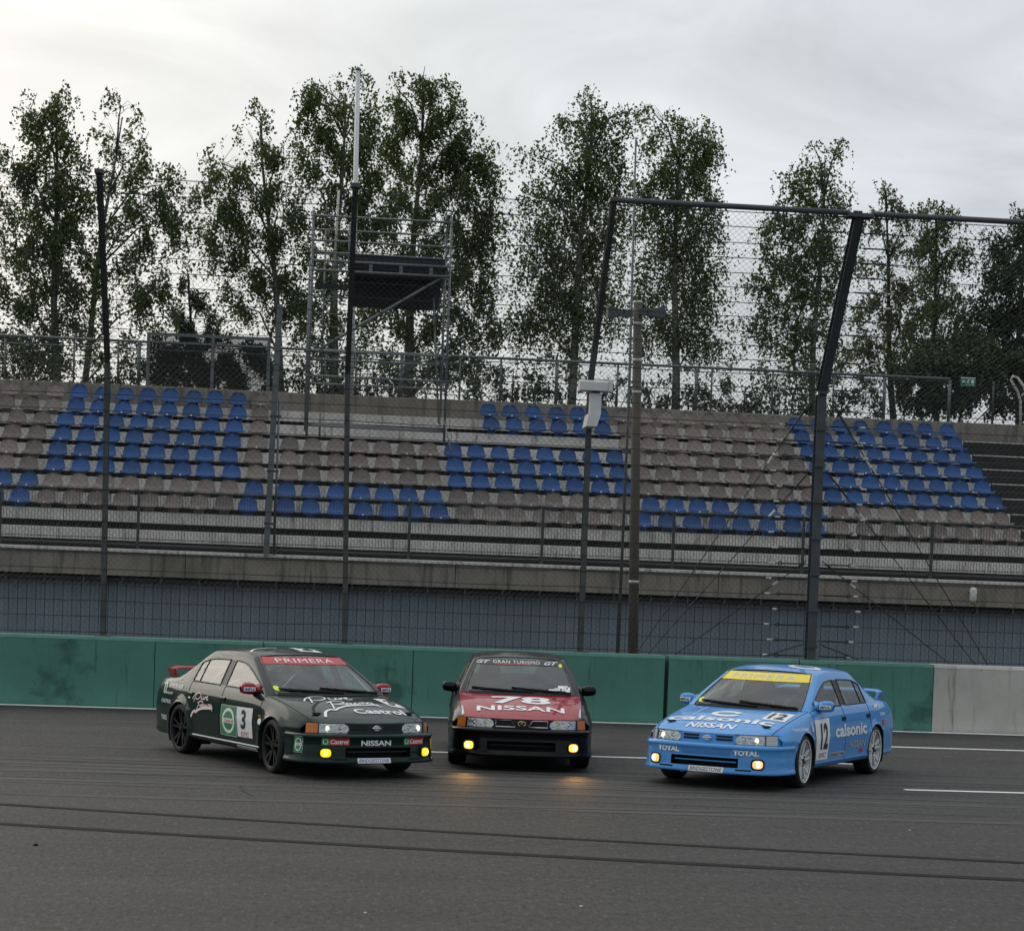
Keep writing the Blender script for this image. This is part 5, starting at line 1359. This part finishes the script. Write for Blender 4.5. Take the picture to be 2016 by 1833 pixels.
# --- dark green car, number 3
P1 = dict(handle=p_green, bar=m_blk, nose=p_green, grille='slots', badge='oval', badge_m=m_silv, fog=fog_y, bulb=bulb_on, bulb2=bulb_off, signal=m_orng, aerial=2, steer=-.10, side_glass=m_glass_r, hot=emis('fog_yellow_hot', (1.0, .78, .12), 1.6))
m_redm = paint("red_mirror_paint", (.30, .008, .012))
green = build_car("race_car", "dark green racing saloon, number 3, red mirrors and black wheels", (-.228, 24.214), R(-63.4), p_green, m_rimb, m_rimb, m_redm, m_redm, P1)
banner(green, m_red, 1.158, 1.232, "PRIMERA", m_wht, .72, .042, -.02)
txt(green, "Castrol", 'H', (1.80, .205, 0), .155, .62, m_wht, .025)
script(green, 'H', (1.50, -.10, 0), .80, .92, m_wht, .02)
deco(green, "number_board", quad_mesh(.1, .1, 6, 6, corners=[(.47, -.27), (.64, -.33), (.56, .06), (.42, .06)]), m_wht, 'H', (1.30, 0, 0), .004); txt(green, "3", 'H', (1.43, .535, 0), .22, .09, m_bkv, .03, off=.0085)
txt(green, "NISSAN", 'F', (0, -.04, .40), .058, .36, m_wht, .03, surf=BUMP_BVH)
for yc, ww in ((-.50, .29), (.44, .27)):
    deco(green, "sponsor_plate", quad_mesh(ww, .078, 8, 3), m_red, 'F', (0, yc, .415), .004, BUMP_BVH); deco(green, "sponsor_plate", quad_mesh(ww * .26, .078, 3, 3), m_grnv, 'F', (0, yc - ww * .37, .415), .0052, BUMP_BVH)
    deco(green, "sponsor_ring", ring_mesh(.026, .030, .007), m_wht, 'F', (0, yc - ww * .37, .415), .0062, BUMP_BVH); txt(green, "Castrol", 'F', (0, yc + ww * .125, .415), .050, ww * .66, m_wht, .02, .1, .0062, BUMP_BVH)
plate(green, 'F', (0, -.065, .213), .40, .052, "BRIDGESTONE", m_wht, m_blv, BUMP_BVH, .006, .25, .8)
roundel(green, 'R', (.145, 0, .495), .42, .335); roundel(green, 'R', (1.885, 0, .37), .13, .17, BUMP_BVH)
deco(green, "number_board", quad_mesh(.1, .1, 6, 8, corners=[(-.175, -.165), (.215, -.16), (.20, .175), (-.215, .17)]), m_wht, 'R', (.575, 0, .50), .0042); txt(green, "3", 'R', (.555, 0, .535), .215, .125, m_bkv, .03, off=.0085); txt(green, "DTC", 'R', (.60, 0, .372), .052, .20, m_red, .01, off=.0085)
script(green, 'R', (-.62, 0, .625), .58, .36, m_pink, .013)
for (x, z, w, h, s, mm) in ((-1.47, .79, .42, .045, "SUPERTOURER", m_wht), (-1.63, .70, .24, .03, "MOTORSPORT", m_wht), (-1.70, .60, .33, .045, "CASTROL", m_wht), (-1.76, .40, .20, .06, "TUNED", m_wht)):
    txt(green, s, 'R', (x, 0, z), h, w, mm, .015, .1)
deco(green, "sponsor_disc", disc_mesh(.06, .075), m_grnv, 'R', (-1.80, 0, .755), .004); deco(green, "sponsor_ring", ring_mesh(.05, .062, .012), m_wht, 'R', (-1.80, 0, .755), .005)
deco(green, "round_badge", disc_mesh(.055, .036), m_wht, 'R', (.985, 0, .545), .005); sticker(green, 'R', (.965, 0, .606), .07, .022, m_orng); sticker(green, 'R', (-1.02, 0, .685), .06, .02, m_wht)
deco(green, "sill_line", quad_mesh(1.86, .014, 40, 1), m_wht, 'R', (.05, 0, .262), .004); plate(green, 'R', (.645, 0, .225), .52, .036, "BRIDGESTONE", m_wht, m_bkv, None, .006, .25, .8)
deco(green, "roof_number", quad_mesh(.28, .34, 4, 4), m_wht, 'H', (-.05, .20, 0), .004); txt(green, "3", 'H', (-.05, .20, 0), .24, .15, m_bkv, .03, off=.0085)
deco(green, "roof_swash", ribbon_mesh([[.03, (-.1, 0), (.0, .12), (.16, .16), (.3, .15)]], .03), m_wht, 'H', (.0, -.42, 0), .005)
def mirror_tag(car, s, s_text, m_):
    me = text_mesh(s_text, .032, .115, .02); 
    bv = BVHTree.FromPolygons([v.co.copy() for v in PM["mirror"][s].vertices], [tuple(p.vertices) for p in PM["mirror"][s].polygons])
    deco(car, "sponsor_plate", quad_mesh(.135, .046, 4, 2), m_wht, 'F', (0, .865 * s, .888), .003, bv); deco(car, "lettering", me, m_, 'F', (0, .865 * s, .888), .0045, bv)
for s in (1, -1): mirror_tag(green, s, "IMPUL", m_blv)
def glass_dot(car, y, z, m_, r=.034): deco(car, "sticker", disc_mesh(r, r * .8, 12), m_, 'F', (0, y, z), .005)
glass_dot(green, -.60, .905, m_neon)

# --- black car, number 78
P2 = dict(handle=p_black, bar=m_matblk, nose=p_black, grille='open', badge='arch', badge_m=mat("gold_badge", (.65, .50, .25), .25, metal=.9), fog=fog_a, bulb=bulb_off, bulb2=bulb_y, signal=m_orng, pins=False, cage=False, wing=False, hood_paint=p_redp, beam=True, hot=emis('fog_white_hot', (1.0, .72, .24), 5.0))
black = build_car("race_car", "black racing saloon with red hood, number 78, glowing amber fog lamps", (2.604, 25.872), R(-94.08), p_black, m_rimb, m_rimb, p_black, p_black, P2)
banner(black, m_bkv, 1.168, 1.232, "GRAN TURISMO", m_wht, .58, .036, -.04)
for yc in (-.45, .39): txt(black, "GT", 'F', (0, yc, 1.195), .038, .17, m_wht, .02, .45, .0062)
txt(black, "78", 'H', (1.44, .005, 0), .34, .70, m_wht, .03); txt(black, "NISSAN", 'H', (1.79, -.01, 0), .175, 1.03, m_wht, .022)
glass_dot(black, .508, 1.172, m_neon, .026)
deco(black, "sticker_line", quad_mesh(.50, .008, 8, 1), m_red, 'F', (0, -.04, 1.173), .0062)
rk = random.Random(3)
for k, (y, z, w, h) in enumerate(((.40, .895, .10, .022), (.455, .905, .07, .03), (.50, .93, .07, .03), (.54, .905, .06, .035), (.585, .89, .05, .03), (.56, .935, .05, .025), (.60, .915, .03, .03))): sticker(black, 'F', (0, y, z), w, h, (m_wht, m_silv, m_wht, m_silv)[k % 4])
for s in (1, -1):   # pale splash graphics at the hood sides
    deco(black, "hood_flash", quad_mesh(.1, .1, 4, 6, corners=[(.668, -.16), (.695, -.16), (.705, .10), (.690, .10)] if s > 0 else [(-.695, -.16), (-.668, -.16), (-.690, .10), (-.705, .10)]), m_silv, 'H', (1.74, 0, 0), .004)

# --- sky blue car, number 12
P3 = dict(handle=m_matblk, bar=p_blue, nose=p_blue, grille='slots', badge='oval', badge_m=m_silv, fog=fog_w, bulb=bulb_on, bulb2=bulb_off, signal=mat("clear_signal", (.50, .49, .47), .2, metal=.5), aerial=1, steer=.06, hot=emis('fog_cream_hot', (1.0, .82, .52), 2.0))
blue = build_car("race_car", "sky blue racing saloon, number 12, white wheels and yellow sun strip", (5.543, 24.20), R(-123.2), p_blue, m_rimw, m_matblk, p_blue, p_blue, P3)
banner(blue, m_yel, 1.142, 1.232, "PRIMERA", m_silv, .80, .046, -.02, .004)
txt(blue, "calsonic", 'H', (1.685, -.02, 0), .175, 1.26, m_wht, .030); txt(blue, "NISSAN", 'H', (1.925, -.04, 0), .135, .58, m_wht, .022, .15)
deco(blue, "hood_emblem", ring_mesh(.185, .125, .07, 28, R(20), R(345)), m_wht, 'H', (1.455, -.045, 0), .005)
deco(blue, "number_board", quad_mesh(.27, .36, 5, 5), m_wht, 'H', (1.385, .545, 0), .004); txt(blue, "12", 'H', (1.385, .545, 0), .26, .19, m_bkv, .03, off=.0085)
deco(blue, "hood_stripe", quad_mesh(.018, .46, 2, 8), mat("pale_blue_vinyl", (.40, .58, .80), .4), 'H', (1.36, -.41, 0), .005)
for yc in (-.435, .475): txt(blue, "TOTAL", 'F', (0, yc, .412), .060, .275, m_wht, .05, surf=BUMP_BVH)
deco(blue, "plate_recess_shade", quad_mesh(.56, .062, 8, 2), mat("recess_shade_blue", (.045, .185, .48), .4, coat=.5), 'F', (0, .02, .405), .003, BUMP_BVH)  # flat patch of darker body blue, painted shade of the indented plate area
plate(blue, 'F', (0, .035, .214), .41, .058, "BRIDGESTONE", m_wht, m_bkv, BUMP_BVH, .006, .25, .8)
deco(blue, "number_board", quad_mesh(.1, .1, 6, 8, corners=[(-.225, -.235), (.20, -.235), (.255, .235), (-.245, .225)]), m_wht, 'L', (.705, 0, .52), .0042); txt(blue, "12", 'L', (.655, 0, .555), .30, .24, m_bkv, .03, off=.0085); txt(blue, "DTC", 'L', (.69, 0, .337), .055, .24, m_red, .012, .15, off=.0085)
txt(blue, "calsonic", 'L', (-.31, 0, .592), .15, 1.16, m_wht, .03); txt(blue, "NISSAN", 'L', (-.57, 0, .412), .082, .58, m_silv, .018)
plate(blue, 'L', (.155, 0, .322), .54, .052, "BRIDGESTONE", m_silv, m_bkv, None, .006, .25, .8)
txt(blue, "YOKOHAMA", 'L', (1.40, 0, .655), .03, .40, m_wht, .015, .2)
for (x, z, w, h, s) in ((-1.42, .83, .27, .05, "IMPUL"), (-1.56, .73, .22, .042, "UNISIA")): txt(blue, s, 'L', (x, 0, z), h, w, m_wht, .02, .1)
sticker(blue, 'L', (-1.57, 0, .62), .09, .075, m_red); sticker(blue, 'L', (-.73, 0, .322), .13, .05, m_red); sticker(blue, 'L', (1.045, 0, .70), .06, .05, m_silv); sticker(blue, 'L', (1.03, 0, .65), .045, .055, m_wht); sticker(blue, 'L', (1.03, 0, .60), .05, .025, m_red)
deco(blue, "roof_number", ring_mesh(.20, .15, .07), m_wht, 'H', (-.10, .30, 0), .004)
for s in (1, -1): mirror_tag(blue, s, "IMPUL", m_bkv)
glass_dot(blue, -.60, .90, m_neon)
